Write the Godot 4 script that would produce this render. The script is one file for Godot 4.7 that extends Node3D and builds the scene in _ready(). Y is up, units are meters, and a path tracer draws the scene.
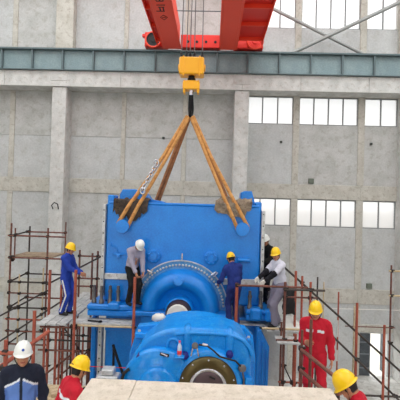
extends Node3D
# A blue turbine casing half hangs from an overhead crane in a concrete machine hall; metres, y up, eye at 8 m.

const FLOOR := 0.2
const DECK := 4.5
var M := {}
var used := {}
var wrinkle := FastNoiseLite.new()


# ---------------------------------------------------------------- mesh builder
class MB:
	var v := PackedVector3Array()
	var n := PackedVector3Array()
	var c := PackedColorArray()
	var col := Color(1, 1, 1)

	func tri(a: Vector3, b: Vector3, d: Vector3, na: Vector3, nb: Vector3, nd: Vector3) -> void:
		if (b - a).cross(d - a).dot(na + nb + nd) > 0.0:
			v.append(a); v.append(d); v.append(b)
			n.append(na); n.append(nd); n.append(nb)
		else:
			v.append(a); v.append(b); v.append(d)
			n.append(na); n.append(nb); n.append(nd)
		c.append(col); c.append(col); c.append(col)

	func quad(a: Vector3, b: Vector3, d: Vector3, e: Vector3, nn: Vector3) -> void:
		tri(a, b, d, nn, nn, nn)
		tri(a, d, e, nn, nn, nn)

	func quadn(a: Vector3, b: Vector3, d: Vector3, e: Vector3, na: Vector3, nb: Vector3, nd: Vector3, ne: Vector3) -> void:
		tri(a, b, d, na, nb, nd)
		tri(a, d, e, na, nd, ne)

	# chamfered box
	func box(at: Vector3, size: Vector3, bev := 0.0, bs := Basis()) -> void:
		var h := size * 0.5
		bev = min(bev, min(h.x, min(h.y, h.z)) * 0.9)
		var hi := h - Vector3(bev, bev, bev)
		for ax in 3:
			var u := (ax + 1) % 3
			var w := (ax + 2) % 3
			for s in [-1.0, 1.0]:
				var nn := Vector3(); nn[ax] = s
				var p := []
				for q in [[-1, -1], [1, -1], [1, 1], [-1, 1]]:
					var t := Vector3(); t[ax] = s * h[ax]; t[u] = q[0] * hi[u]; t[w] = q[1] * hi[w]
					p.append(at + bs * t)
				quad(p[0], p[1], p[2], p[3], bs * nn)
		if bev <= 0.0:
			return
		for ax in 3:
			var u := (ax + 1) % 3
			var w := (ax + 2) % 3
			for su in [-1.0, 1.0]:
				for sw in [-1.0, 1.0]:
					var nn := Vector3(); nn[u] = su; nn[w] = sw
					var p := []
					for q in [[-1, 0], [1, 0], [1, 1], [-1, 1]]:
						var t := Vector3(); t[ax] = q[0] * hi[ax]
						t[u] = su * (h[u] if q[1] == 0 else hi[u]); t[w] = sw * (hi[w] if q[1] == 0 else h[w])
						p.append(at + bs * t)
					quad(p[0], p[1], p[2], p[3], bs * nn.normalized())
		for sx in [-1.0, 1.0]:
			for sy in [-1.0, 1.0]:
				for sz in [-1.0, 1.0]:
					var s := Vector3(sx, sy, sz)
					var nn: Vector3 = bs * s.normalized()
					tri(at + bs * (s * Vector3(h.x, hi.y, hi.z)), at + bs * (s * Vector3(hi.x, h.y, hi.z)), at + bs * (s * Vector3(hi.x, hi.y, h.z)), nn, nn, nn)

	func span(a: Vector3, b: Vector3, bev := 0.0) -> void:
		box((a + b) * 0.5, (b - a).abs(), bev)

	# swept tube through points; flat < 1 squashes it along the side axis
	func tube(p: Array, r, sides := 8, flat := 1.0, side := Vector3.ZERO) -> void:
		var rings := []
		var dirs := []
		for i in p.size():
			var d: Vector3 = (p[min(i + 1, p.size() - 1)] - p[max(i - 1, 0)]).normalized()
			dirs.append(d)
		var u: Vector3 = side
		if u == Vector3.ZERO:
			u = Vector3.UP if abs(dirs[0].y) < 0.9 else Vector3.RIGHT
		for i in p.size():
			u = (u - dirs[i] * u.dot(dirs[i])).normalized()
			var w: Vector3 = dirs[i].cross(u)
			var rr: float = r[i] if r is Array else r
			var ring := []
			for k in sides:
				var a := TAU * k / sides
				ring.append([p[i] + u * cos(a) * rr + w * sin(a) * rr * flat, (u * cos(a) * flat + w * sin(a)).normalized()])
			rings.append(ring)
		for i in p.size() - 1:
			for k in sides:
				var k2 := (k + 1) % sides
				var A = rings[i][k]; var Bq = rings[i][k2]; var Cq = rings[i + 1][k2]; var D = rings[i + 1][k]
				quadn(A[0], Bq[0], Cq[0], D[0], A[1], Bq[1], Cq[1], D[1])
		for e in [0, p.size() - 1]:
			var nn: Vector3 = -dirs[0] if e == 0 else dirs[e]
			for k in sides:
				tri(p[e], rings[e][k][0], rings[e][(k + 1) % sides][0], nn, nn, nn)

	# profile of (radius, height) turned round the y axis of xf
	func lathe(pr: Array, xf: Transform3D, seg := 24, a0 := 0.0, a1 := TAU) -> void:
		var sn := []
		for i in pr.size() - 1:
			var d: Vector2 = pr[i + 1] - pr[i]
			sn.append(Vector2(d.y, -d.x).normalized())
		for i in pr.size() - 1:
			var n0: Vector2 = sn[i]
			var n1: Vector2 = sn[i]
			if i > 0 and sn[i - 1].dot(sn[i]) > 0.6:
				n0 = (sn[i - 1] + sn[i]).normalized()
			if i < sn.size() - 1 and sn[i + 1].dot(sn[i]) > 0.6:
				n1 = (sn[i + 1] + sn[i]).normalized()
			for k in seg:
				var t0 := a0 + (a1 - a0) * k / seg
				var t1 := a0 + (a1 - a0) * (k + 1) / seg
				var q := []
				for e in [[t0, 0], [t1, 0], [t1, 1], [t0, 1]]:
					var P: Vector2 = pr[i + e[1]]
					var N: Vector2 = n0 if e[1] == 0 else n1
					q.append([xf * Vector3(cos(e[0]) * P.x, P.y, sin(e[0]) * P.x), (xf.basis * Vector3(cos(e[0]) * N.x, N.y, sin(e[0]) * N.x)).normalized()])
				quadn(q[0][0], q[1][0], q[2][0], q[3][0], q[0][1], q[1][1], q[2][1], q[3][1])

	# polygon in xy, from z0 back to z1, chamfered edges
	func prism(poly: PackedVector2Array, z0: float, z1: float, bev := 0.0, xf := Transform3D(), steps := 1) -> void:
		var cnt := poly.size()
		var area := 0.0
		for i in cnt:
			area += poly[i].cross(poly[(i + 1) % cnt])
		if area < 0.0:
			poly.reverse()
		var en := []
		for i in cnt:
			var d := (poly[(i + 1) % cnt] - poly[i]).normalized()
			en.append(Vector2(d.y, -d.x))
		var vn := []
		for i in cnt:
			var m: Vector2 = (en[i] + en[(i + cnt - 1) % cnt]).normalized()
			vn.append(m / max(0.4, m.dot(en[i])))
		var layers := []
		var sg := signf(z0 - z1)
		if bev > 0.0:
			for s in steps + 1:
				var a := PI * 0.5 * s / steps
				layers.append([bev * (1.0 - sin(a)), z0 - sg * bev * (1.0 - cos(a)), a])
			for s in steps + 1:
				var a := PI * 0.5 * (steps - s) / steps
				layers.append([bev * (1.0 - sin(a)), z1 + sg * bev * (1.0 - cos(a)), PI - a])
		else:
			layers = [[0.0, z0, PI * 0.5], [0.0, z1, PI * 0.5]]
		for L in layers.size() - 1:
			for i in cnt:
				var j := (i + 1) % cnt
				var ni: Vector2 = en[i]
				var nj: Vector2 = en[i]
				if en[(i + cnt - 1) % cnt].dot(en[i]) > 0.75:
					ni = vn[i].normalized()
				if en[j].dot(en[i]) > 0.75:
					nj = vn[j].normalized()
				var P := []
				for e in [[i, L, ni], [j, L, nj], [j, L + 1, nj], [i, L + 1, ni]]:
					var ly = layers[e[1]]
					var p2: Vector2 = poly[e[0]] - vn[e[0]] * ly[0]
					var f: float = sin(ly[2])
					var zz: float = cos(ly[2]) * sg
					if steps == 1 and bev > 0.0:
						f = 1.0; zz = 0.0
						if L == 0: f = 0.7; zz = 0.7 * sg
						if L == layers.size() - 2: f = 0.7; zz = -0.7 * sg
					P.append([xf * Vector3(p2.x, p2.y, ly[1]), (xf.basis * Vector3(e[2].x * f, e[2].y * f, zz)).normalized()])
				quadn(P[0][0], P[1][0], P[2][0], P[3][0], P[0][1], P[1][1], P[2][1], P[3][1])
		for cap in [[layers[0], sg], [layers[-1], -sg]]:
			var ins := PackedVector2Array()
			for i in cnt:
				ins.append(poly[i] - vn[i] * cap[0][0])
			var ix := Geometry2D.triangulate_polygon(ins)
			var nn: Vector3 = xf.basis * Vector3(0, 0, cap[1])
			for k in range(0, ix.size(), 3):
				var q := []
				for e in 3:
					q.append(xf * Vector3(ins[ix[k + e]].x, ins[ix[k + e]].y, cap[0][1]))
				tri(q[0], q[1], q[2], nn, nn, nn)

	func ball(at: Vector3, r: Vector3, bs := Basis(), nu := 16, nv := 10) -> void:
		var f := func(i: int, j: int) -> Array:
			var th := PI * j / nv
			var ph := TAU * i / nu
			var d := Vector3(sin(th) * cos(ph), cos(th), sin(th) * sin(ph))
			return [at + bs * (d * r), (bs * (d / r)).normalized()]
		for i in nu:
			for j in nv:
				var A = f.call(i, j); var Bq = f.call(i + 1, j); var Cq = f.call(i + 1, j + 1); var D = f.call(i, j + 1)
				if j > 0:
					tri(A[0], Bq[0], Cq[0], A[1], Bq[1], Cq[1])
				if j < nv - 1:
					tri(A[0], Cq[0], D[0], A[1], Cq[1], D[1])

	# grid of points rows[j][i] with smooth normals; both faces share it
	func sheet(rows: Array, closed := false) -> void:
		var R := rows.size()
		var K: int = rows[0].size()
		var nm := []
		for j in R:
			var line := []
			for i in K:
				var a: Vector3 = rows[j][(i + 1) % K if closed else min(i + 1, K - 1)] - rows[j][(i + K - 1) % K if closed else max(i - 1, 0)]
				var b: Vector3 = rows[min(j + 1, R - 1)][i] - rows[max(j - 1, 0)][i]
				var x := a.cross(b)
				line.append(x.normalized() if x.length() > 1e-9 else Vector3.UP)
			nm.append(line)
		for j in R - 1:
			for i in (K if closed else K - 1):
				var k := (i + 1) % K
				quadn(rows[j][i], rows[j][k], rows[j + 1][k], rows[j + 1][i], nm[j][i], nm[j][k], nm[j + 1][k], nm[j + 1][i])

	func commit() -> ArrayMesh:
		var m := ArrayMesh.new()
		var a := []
		a.resize(Mesh.ARRAY_MAX)
		a[Mesh.ARRAY_VERTEX] = v
		a[Mesh.ARRAY_NORMAL] = n
		a[Mesh.ARRAY_COLOR] = c
		m.add_surface_from_arrays(Mesh.PRIMITIVE_TRIANGLES, a)
		return m


# ---------------------------------------------------------------- distance field for bodies and cloth
class Field:
	var lo: Vector3
	var h: float
	var nx: int
	var ny: int
	var nz: int
	var d := PackedFloat32Array()

	func _init(a: Vector3, b: Vector3, step: float) -> void:
		lo = a; h = step
		nx = int((b.x - a.x) / h) + 2; ny = int((b.y - a.y) / h) + 2; nz = int((b.z - a.z) / h) + 2
		d.resize(nx * ny * nz); d.fill(1.0)

	func cap(a: Vector3, b: Vector3, ra: float, rb: float, k := 0.03) -> void:
		var m: float = max(ra, rb) + k + h * 2.0
		var p0 := ((a.min(b) - Vector3(m, m, m) - lo) / h).floor()
		var p1 := ((a.max(b) + Vector3(m, m, m) - lo) / h).ceil()
		var ab := b - a
		var l2: float = max(ab.length_squared(), 1e-8)
		for z in range(max(0, int(p0.z)), min(nz, int(p1.z) + 1)):
			for y in range(max(0, int(p0.y)), min(ny, int(p1.y) + 1)):
				var base := (z * ny + y) * nx
				for x in range(max(0, int(p0.x)), min(nx, int(p1.x) + 1)):
					var pa := lo + Vector3(x, y, z) * h - a
					var t: float = clampf(pa.dot(ab) / l2, 0.0, 1.0)
					var s: float = (pa - ab * t).length() - ra - (rb - ra) * t
					var o := d[base + x]
					var q: float = k - absf(o - s)
					d[base + x] = minf(o, s) - (q * q / (4.0 * k) if q > 0.0 else 0.0)

	func ell(at: Vector3, r: Vector3, bs := Basis(), k := 0.03) -> void:
		var m: float = max(r.x, max(r.y, r.z)) + k + h * 2.0
		var p0 := ((at - Vector3(m, m, m) - lo) / h).floor()
		var p1 := ((at + Vector3(m, m, m) - lo) / h).ceil()
		var inv := bs.transposed()
		var r2 := r * r
		for z in range(max(0, int(p0.z)), min(nz, int(p1.z) + 1)):
			for y in range(max(0, int(p0.y)), min(ny, int(p1.y) + 1)):
				var base := (z * ny + y) * nx
				for x in range(max(0, int(p0.x)), min(nx, int(p1.x) + 1)):
					var p := inv * (lo + Vector3(x, y, z) * h - at)
					var k1: float = (p / r2).length()
					var k0: float = (p / r).length()
					var s: float = k0 * (k0 - 1.0) / k1 if k1 > 1e-6 else -m
					var o := d[base + x]
					var q: float = k - absf(o - s)
					d[base + x] = minf(o, s) - (q * q / (4.0 * k) if q > 0.0 else 0.0)

	# surface nets; paint(point, normal) gives the colour, push(point) a shift along the normal
	func into(mb: MB, paint = null, push = null) -> void:
		var id := PackedInt32Array()
		id.resize(nx * ny * nz); id.fill(-1)
		var P := PackedVector3Array()
		var Q := PackedInt32Array()
		var off := [0, 1, nx, nx + 1, nx * ny, nx * ny + 1, nx * ny + nx, nx * ny + nx + 1]
		var cx := [Vector3(0, 0, 0), Vector3(1, 0, 0), Vector3(0, 1, 0), Vector3(1, 1, 0), Vector3(0, 0, 1), Vector3(1, 0, 1), Vector3(0, 1, 1), Vector3(1, 1, 1)]
		var ed := [[0, 1], [2, 3], [4, 5], [6, 7], [0, 2], [1, 3], [4, 6], [5, 7], [0, 4], [1, 5], [2, 6], [3, 7]]
		for z in nz - 1:
			for y in ny - 1:
				var b0 := (z * ny + y) * nx
				for x in nx - 1:
					var b := b0 + x
					var d0 := d[b]
					if d0 > 0.3:
						continue
					var s := d0 < 0.0
					if (d[b + 1] < 0.0) == s and (d[b + nx] < 0.0) == s and (d[b + off[3]] < 0.0) == s and (d[b + off[4]] < 0.0) == s and (d[b + off[5]] < 0.0) == s and (d[b + off[6]] < 0.0) == s and (d[b + off[7]] < 0.0) == s:
						continue
					var sum := Vector3()
					var cnt := 0
					for e in ed:
						var fa := d[b + off[e[0]]]
						var fb := d[b + off[e[1]]]
						if (fa < 0.0) != (fb < 0.0):
							sum += cx[e[0]].lerp(cx[e[1]], fa / (fa - fb)); cnt += 1
					id[b] = P.size()
					P.append(lo + (Vector3(x, y, z) + sum / cnt) * h)
		for z in range(1, nz - 1):
			for y in range(1, ny - 1):
				var b0 := (z * ny + y) * nx
				for x in range(1, nx - 1):
					var b := b0 + x
					if id[b] < 0 and id[b - 1] < 0 and id[b - nx] < 0 and id[b - nx * ny] < 0:
						continue
					var s := d[b] < 0.0
					if (d[b + 1] < 0.0) != s:
						_q(Q, id, b, b - nx, b - nx - nx * ny, b - nx * ny, s)
					if (d[b + nx] < 0.0) != s:
						_q(Q, id, b, b - nx * ny, b - nx * ny - 1, b - 1, s)
					if (d[b + nx * ny] < 0.0) != s:
						_q(Q, id, b, b - 1, b - 1 - nx, b - nx, s)
		var N := PackedVector3Array()
		N.resize(P.size())
		for k in range(0, Q.size(), 3):
			var f := (P[Q[k + 1]] - P[Q[k]]).cross(P[Q[k + 2]] - P[Q[k]])
			N[Q[k]] += f; N[Q[k + 1]] += f; N[Q[k + 2]] += f
		for i in P.size():
			N[i] = N[i].normalized()
		if push != null:
			for i in P.size():
				P[i] += N[i] * push.call(P[i])
			N.fill(Vector3())
			for k in range(0, Q.size(), 3):
				var f := (P[Q[k + 1]] - P[Q[k]]).cross(P[Q[k + 2]] - P[Q[k]])
				N[Q[k]] += f; N[Q[k + 1]] += f; N[Q[k + 2]] += f
			for i in P.size():
				N[i] = N[i].normalized()
		var C := PackedColorArray()
		C.resize(P.size()); C.fill(mb.col)
		if paint != null:
			for i in P.size():
				C[i] = paint.call(P[i], N[i])
		for k in range(0, Q.size(), 3):
			for e in [0, 2, 1]:
				mb.v.append(P[Q[k + e]]); mb.n.append(N[Q[k + e]]); mb.c.append(C[Q[k + e]])

	func _q(Q: PackedInt32Array, id: PackedInt32Array, a: int, b: int, c: int, e: int, s: bool) -> void:
		if id[a] < 0 or id[b] < 0 or id[c] < 0 or id[e] < 0:
			return
		if s:
			Q.append_array([id[a], id[b], id[c], id[a], id[c], id[e]])
		else:
			Q.append_array([id[a], id[c], id[b], id[a], id[e], id[c]])


# ---------------------------------------------------------------- scene helpers
func numbered(called: String) -> String:
	if not used.has(called):
		used[called] = 0
		return called
	used[called] += 1
	return "%s_%03d" % [called, used[called]]

func part(called: String, mb: MB, m: Material, parent: Node) -> MeshInstance3D:
	var o := MeshInstance3D.new()
	o.name = called
	o.mesh = mb.commit()
	o.material_override = m
	parent.add_child(o, true)
	if called in ["bolts", "bolt_holes", "plate_rivets"]:
		o.set_meta("kind", "stuff")
	return o

func tag(o: Node, label: String, category: String, group := "", kind := "") -> Node:
	o.set_meta("label", label)
	o.set_meta("category", category)
	if group: o.set_meta("group", group)
	if kind: o.set_meta("kind", kind)
	return o

func thing(called: String, label: String, category: String, at := Vector3.ZERO, group := "", kind := "") -> Node3D:
	var o := Node3D.new()
	o.name = numbered(called)
	add_child(o)
	o.position = at
	tag(o, label, category, group, kind)
	return o

func solo(called: String, mb: MB, m: Material, label: String, category: String, group := "", kind := "") -> MeshInstance3D:
	var o := part(numbered(called), mb, m, self)
	tag(o, label, category, group, kind)
	return o

func lin(c: Color) -> Color:
	return c.srgb_to_linear()

func mat(c: Color, rough := 0.6, metal := 0.0) -> StandardMaterial3D:
	var m := StandardMaterial3D.new()
	m.albedo_color = c
	m.roughness = rough
	m.metallic = metal
	return m

func vmat(rough := 0.8) -> StandardMaterial3D:
	var m := StandardMaterial3D.new()
	m.vertex_color_use_as_albedo = true
	m.roughness = rough
	return m

# speckled, blotched surface: coarse blotches from a to b, fine grain, sparse marks of colour s
func grained(a: Color, b: Color, s: Color, marks: float, sd: int, metres: float, rough := 0.85, metal := 0.0, size := 384, stretch := 1.0) -> StandardMaterial3D:
	var n1 := FastNoiseLite.new(); n1.seed = sd; n1.frequency = 0.012; n1.fractal_octaves = 5
	var n2 := FastNoiseLite.new(); n2.seed = sd + 7; n2.frequency = 0.12; n2.fractal_octaves = 3
	var n3 := FastNoiseLite.new(); n3.seed = sd + 19; n3.frequency = 0.03; n3.fractal_octaves = 4
	var i1 := n1.get_seamless_image(size, size)
	var i2 := n2.get_seamless_image(size, size)
	var i3 := n3.get_seamless_image(size, size)
	var im := Image.create(size, size, false, Image.FORMAT_RGB8)
	for y in size:
		for x in size:
			var ys := int(y * stretch) % size
			var t := clampf((i1.get_pixel(x, ys).r - 0.5) * 1.6 + 0.5, 0, 1)
			var g := i2.get_pixel(x, ys).r - 0.5
			var c := a.lerp(b, t)
			c = c.lerp(s, clampf((i3.get_pixel(x, ys).r - 0.62) * 6.0, 0, 1) * marks)
			im.set_pixel(x, y, Color(c.r + g * 0.07, c.g + g * 0.07, c.b + g * 0.07))
	var m := StandardMaterial3D.new()
	m.albedo_texture = ImageTexture.create_from_image(im)
	m.uv1_triplanar = true
	m.uv1_world_triplanar = true
	m.uv1_scale = Vector3.ONE / metres
	m.roughness = rough
	m.metallic = metal
	return m

func axis_xf(at: Vector3, dir: Vector3) -> Transform3D:
	# local y along dir
	var y := dir.normalized()
	var x := (Vector3.RIGHT if abs(y.x) < 0.9 else Vector3.UP)
	x = (x - y * x.dot(y)).normalized()
	return Transform3D(Basis(x, y, x.cross(y)), at)

func arc(cx: float, cy: float, r: float, a0: float, a1: float, k: int) -> PackedVector2Array:
	var p := PackedVector2Array()
	for i in k + 1:
		var a := a0 + (a1 - a0) * i / k
		p.append(Vector2(cx + cos(a) * r, cy + sin(a) * r))
	return p

func bolts(mb: MB, at: Vector3, r: float, k: int, size: float, a0 := 0.0, a1 := TAU) -> void:
	for i in k:
		var a := a0 + (a1 - a0) * (i + 0.5) / k
		mb.lathe([Vector2(size, 0), Vector2(size, size), Vector2(size * 0.7, size * 1.3), Vector2(0.0, size * 1.3)], axis_xf(at + Vector3(cos(a) * r, sin(a) * r, 0), Vector3.BACK), 6)


# ---------------------------------------------------------------- people
func ik(a: Vector3, t: Vector3, l1: float, l2: float, pole: Vector3) -> Array:
	var d := t - a
	var L: float = min(d.length(), (l1 + l2) * 0.995)
	var u := d.normalized()
	var x := (l1 * l1 - l2 * l2 + L * L) / (2.0 * L)
	var y: float = sqrt(max(0.0, l1 * l1 - x * x))
	var p := (pole - u * pole.dot(u)).normalized()
	return [a + u * x + p * y, a + u * L]

# hand: palm from the wrist along dir, palm facing nrm; thumb on side th
func hand_into(mb: MB, w: Vector3, dir: Vector3, nrm: Vector3, th: float, curl: float) -> void:
	dir = dir.normalized()
	nrm = (nrm - dir * nrm.dot(dir)).normalized()
	var sd := dir.cross(nrm) * th
	var f := Field.new(w - Vector3(0.16, 0.16, 0.16) + dir * 0.08, w + Vector3(0.16, 0.16, 0.16) + dir * 0.08, 0.006)
	f.cap(w - dir * 0.05, w + dir * 0.01, 0.029, 0.027, 0.015)
	for i in 4:
		var o: float = (1.5 - i) * 0.0205
		f.cap(w + dir * 0.012 + sd * o * 0.7, w + dir * 0.085 + sd * o, 0.0165, 0.0125, 0.014)
	var lens := [0.042, 0.047, 0.044, 0.034]
	for i in 4:
		var o: float = (1.5 - i) * 0.0205
		var p := w + dir * (0.09 - absf(i - 1.2) * 0.004) + sd * o
		var a: float = curl * 0.55
		var ln: float = lens[i]
		for k in 3:
			var q := p + (dir * cos(a) + nrm * sin(a) + sd * o * 1.2).normalized() * ln
			f.cap(p, q, 0.0095 - k * 0.0007, 0.0088 - k * 0.0007, 0.004)
			p = q; ln *= 0.68; a += curl * 0.8
	var p := w + dir * 0.03 + sd * 0.028
	var q := p + (dir * 0.7 + sd * 0.7 + nrm * 0.25).normalized() * 0.042
	f.cap(p, q, 0.0145, 0.0115, 0.01)
	var q2 := q + (dir * 0.9 + sd * 0.15 + nrm * (0.2 + curl * 0.6)).normalized() * 0.034
	f.cap(q, q2, 0.0108, 0.0095, 0.004)
	f.cap(q2, q2 + (dir * 0.8 - sd * 0.2 * curl + nrm * (0.2 + curl * 0.8)).normalized() * 0.024, 0.0095, 0.008, 0.004)
	f.into(mb)

func helmet(parent: Node3D, hx: Transform3D, colour: Color, emblem: int) -> void:
	var root := Node3D.new()
	root.name = "hard_hat"
	parent.add_child(root, true)
	root.transform = Transform3D(hx.basis, hx * Vector3(0, 0.034, -0.004))
	var shell := MB.new()
	var rows := []
	for j in 12:
		var t := j / 11.0
		var th := t * PI * 0.5
		var row := []
		for i in 36:
			var ph := TAU * i / 36
			var r := pow(sin(th), 0.86)
			var x := cos(ph) * 0.104 * r
			var z := sin(ph) * 0.124 * r
			var y := 0.138 * cos(th)
			# three raised ribs over the crown
			var rib := 0.0
			for rx in [-0.042, 0.0, 0.042]:
				rib = max(rib, exp(-pow((x - rx) / (0.013 if rx == 0.0 else 0.008), 2)))
			y += 0.008 * rib * cos(th) * 1.2
			row.append(Vector3(x, y, z))
		rows.append(row)
	shell.sheet(rows, true)
	var m := mat(colour, 0.28)
	part("shell", shell, m, root)
	var brim := MB.new()
	var br := []
	for s in [[1.0, 0.012], [1.01, 0.002], [1.06, -0.004], [1.085, -0.010], [1.06, -0.013], [0.97, -0.006]]:
		var row := []
		for i in 36:
			var ph := TAU * i / 36
			var front: float = pow(max(0.0, sin(ph)), 2.0)
			var k: float = s[0] + (s[0] - 1.0) * 2.2 * front
			row.append(Vector3(cos(ph) * 0.104 * k, s[1] - front * (s[0] - 1.0) * 0.12, sin(ph) * 0.124 * k))
		br.append(row)
	brim.sheet(br, true)
	part("brim", brim, m, root)
	var band := MB.new()
	band.lathe([Vector2(0.093, -0.004), Vector2(0.088, 0.03), Vector2(0.0, 0.045)], Transform3D(Basis().scaled(Vector3(1, 1, 1.2)), Vector3.ZERO), 24)
	part("headband", band, M.black, root)
	for s in [-1.0, 1.0]:
		var st := MB.new()
		st.tube([Vector3(s * 0.098, 0, 0.01), Vector3(s * 0.088, -0.08, 0.02), Vector3(s * 0.045, -0.145, 0.06)], 0.006, 6, 0.4)
		part("chin_strap", st, M.black, root)
	if emblem == 1:
		var e := MB.new()
		e.lathe([Vector2(0.0, 0.006), Vector2(0.015, 0.006), Vector2(0.017, 0.003), Vector2(0.017, -0.006)], axis_xf(Vector3(0, 0.062, 0.110), Vector3(0, 0.45, 1)), 14)
		part("emblem", e, mat(Color(0.16, 0.30, 0.62), 0.4), root)
	elif emblem == 2:
		var e := MB.new()
		e.box(Vector3(0, 0.018, -0.123), Vector3(0.05, 0.011, 0.006), 0.002)
		part("emblem", e, mat(Color(0.35, 0.12, 0.08), 0.5), root)

# o: bend (deg), twist (deg), head [pitch, yaw, roll], lw / rw wrists, lpole / rpole, la / ra ankles, colours and so on
func person(label: String, at: Vector3, yaw: float, o: Dictionary) -> Node3D:
	var root := thing("person", label, "person", at, "people at work in the hall")
	root.rotation_degrees.y = yaw
	var k: float = o.get("size", 1.0)
	var waist: Vector3 = Vector3(0, 1.04, 0) + o.get("hip", Vector3.ZERO)
	var pelvis: Vector3 = Vector3(0, 0.94, 0) + o.get("hip", Vector3.ZERO)
	var up := Basis.from_euler(Vector3(deg_to_rad(o.get("bend", 0.0)), deg_to_rad(o.get("twist", 0.0)), deg_to_rad(o.get("side", 0.0))))
	var T := func(p: Vector3) -> Vector3: return waist + up * (p - Vector3(0, 1.04, 0))
	var chest: Vector3 = T.call(Vector3(0, 1.29, 0.0))
	var neck: Vector3 = T.call(Vector3(0, 1.455, -0.01))
	var hd = o.get("head", [0.0, 0.0, 0.0])
	var hb := up * Basis.from_euler(Vector3(deg_to_rad(hd[0]), deg_to_rad(hd[1]), deg_to_rad(hd[2])))
	var hx := Transform3D(hb, neck + up * Vector3(0, 0.05, 0.0) + hb * Vector3(0, 0.105, 0.025))
	var sh := [T.call(Vector3(0.175, 1.395, -0.01)), T.call(Vector3(-0.175, 1.395, -0.01))]
	var wr := [o.get("lw", T.call(Vector3(0.26, 0.87, 0.07))), o.get("rw", T.call(Vector3(-0.26, 0.87, 0.07)))]
	var pole := [o.get("lpole", Vector3(0.4, -0.4, -1)), o.get("rpole", Vector3(-0.4, -0.4, -1))]
	var el := []
	for s in 2:
		var r := ik(sh[s], wr[s], 0.29, 0.265, pole[s])
		el.append(r[0]); wr[s] = r[1]
	var hip := [pelvis + Vector3(0.09, -0.03, 0), pelvis + Vector3(-0.09, -0.03, 0)]
	var an := [o.get("la", Vector3(0.11, 0.095, -0.02)), o.get("ra", Vector3(-0.11, 0.095, -0.02))]
	var kn := []
	for s in 2:
		var r := ik(hip[s], an[s], 0.43, 0.425, o.get("kpole", Vector3(0, 0, 1)))
		kn.append(r[0]); an[s] = r[1]
	var skin := lin(Color(0.72, 0.50, 0.38))
	var hair := lin(Color(0.05, 0.045, 0.04))
	# --- body, one continuous figure
	var body := MB.new()
	body.col = skin
	var lo := Vector3(9, 9, 9)
	var hi := -lo
	for p in [pelvis, chest, neck, sh[0], sh[1], el[0], el[1], wr[0], wr[1], kn[0], kn[1], an[0], an[1]]:
		lo = lo.min(p); hi = hi.max(p)
	lo -= Vector3(0.26, 0.16, 0.26); hi += Vector3(0.26, 0.2, 0.26)
	var f := Field.new(lo, hi, 0.022)
	f.ell(chest, Vector3(0.155, 0.19, 0.10), up, 0.05)
	f.ell(pelvis, Vector3(0.145, 0.13, 0.10), Basis(), 0.05)
	f.cap(pelvis, chest, 0.10, 0.11, 0.05)
	f.cap(chest, neck, 0.08, 0.052, 0.05)
	for s in 2:
		f.cap(sh[s], el[s], 0.047, 0.037)
		f.cap(el[s], wr[s], 0.036, 0.026)
		f.cap(hip[s], kn[s], 0.078, 0.052)
		f.cap(kn[s], an[s], 0.05, 0.036)
	f.into(body)
	var hf := Field.new(hx.origin - Vector3(0.17, 0.24, 0.17), hx.origin + Vector3(0.17, 0.17, 0.17), 0.0085)
	hf.ell(hx * Vector3(0, 0.022, -0.008), Vector3(0.077, 0.098, 0.096), hb, 0.03)
	hf.ell(hx * Vector3(0, -0.055, 0.022), Vector3(0.060, 0.066, 0.062), hb, 0.03)
	hf.ell(hx * Vector3(0, -0.098, 0.055), Vector3(0.026, 0.020, 0.024), hb, 0.02)
	for s in [-1.0, 1.0]:
		hf.ell(hx * Vector3(s * 0.040, -0.025, 0.062), Vector3(0.022, 0.018, 0.018), hb, 0.02)
		hf.ell(hx * Vector3(s * 0.080, -0.012, -0.008), Vector3(0.011, 0.031, 0.019), hb, 0.008)
	hf.cap(hx * Vector3(-0.034, 0.022, 0.078), hx * Vector3(0.034, 0.022, 0.078), 0.012, 0.012, 0.012)
	hf.cap(hx * Vector3(0, 0.008, 0.088), hx * Vector3(0, -0.030, 0.107), 0.010, 0.015, 0.010)
	hf.ell(hx * Vector3(0, -0.062, 0.080), Vector3(0.026, 0.011, 0.012), hb, 0.008)
	hf.cap(hx * Vector3(0, -0.06, -0.02), neck - up * Vector3(0, 0.04, 0), 0.053, 0.060, 0.03)
	var face := func(p: Vector3, _n: Vector3) -> Color:
		var q := hb.transposed() * (p - hx.origin)
		if q.z > 0.06:
			if absf(absf(q.x) - 0.033) < 0.017 and absf(q.y - 0.001) < 0.0065: return lin(Color(0.10, 0.07, 0.06))
			if absf(absf(q.x) - 0.035) < 0.024 and absf(q.y - 0.023) < 0.006: return hair
			if absf(q.x) < 0.026 and absf(q.y + 0.062) < 0.009: return lin(Color(0.62, 0.33, 0.28))
		if q.y > 0.055 or (q.y > -0.06 and q.z < -0.02 and absf(q.x) < 0.079): return hair
		if q.y > -0.02 and q.z < 0.03 and absf(q.x) > 0.06 and absf(q.x) < 0.075: return hair
		return skin
	hf.into(body, face)
	if o.has("glove"):
		body.col = lin(o.glove)
	var hdir := [o.get("lh", (wr[0] - el[0])), o.get("rh", (wr[1] - el[1]))]
	var hn := [o.get("ln", Vector3(-1, 0, 0)), o.get("rn", Vector3(1, 0, 0))]
	hand_into(body, wr[0], hdir[0], hn[0], o.get("lth", 1.0), o.get("lcurl", 0.45))
	hand_into(body, wr[1], hdir[1], hn[1], o.get("rth", -1.0), o.get("rcurl", 0.45))
	var bo := part("body", body, M.skin, root)
	if k != 1.0:
		root.scale = Vector3(k, k, k)
	# --- clothes
	var fold := func(p: Vector3) -> float:
		return wrinkle.get_noise_3dv(p * Vector3(100, 70, 100)) * 0.011
	var c1: Color = lin(o.get("top", Color.BLUE))
	var c2: Color = lin(o.get("legs", Color.BLUE))
	var white := lin(Color(0.86, 0.88, 0.90))
	var top := MB.new(); top.col = c1
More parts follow.
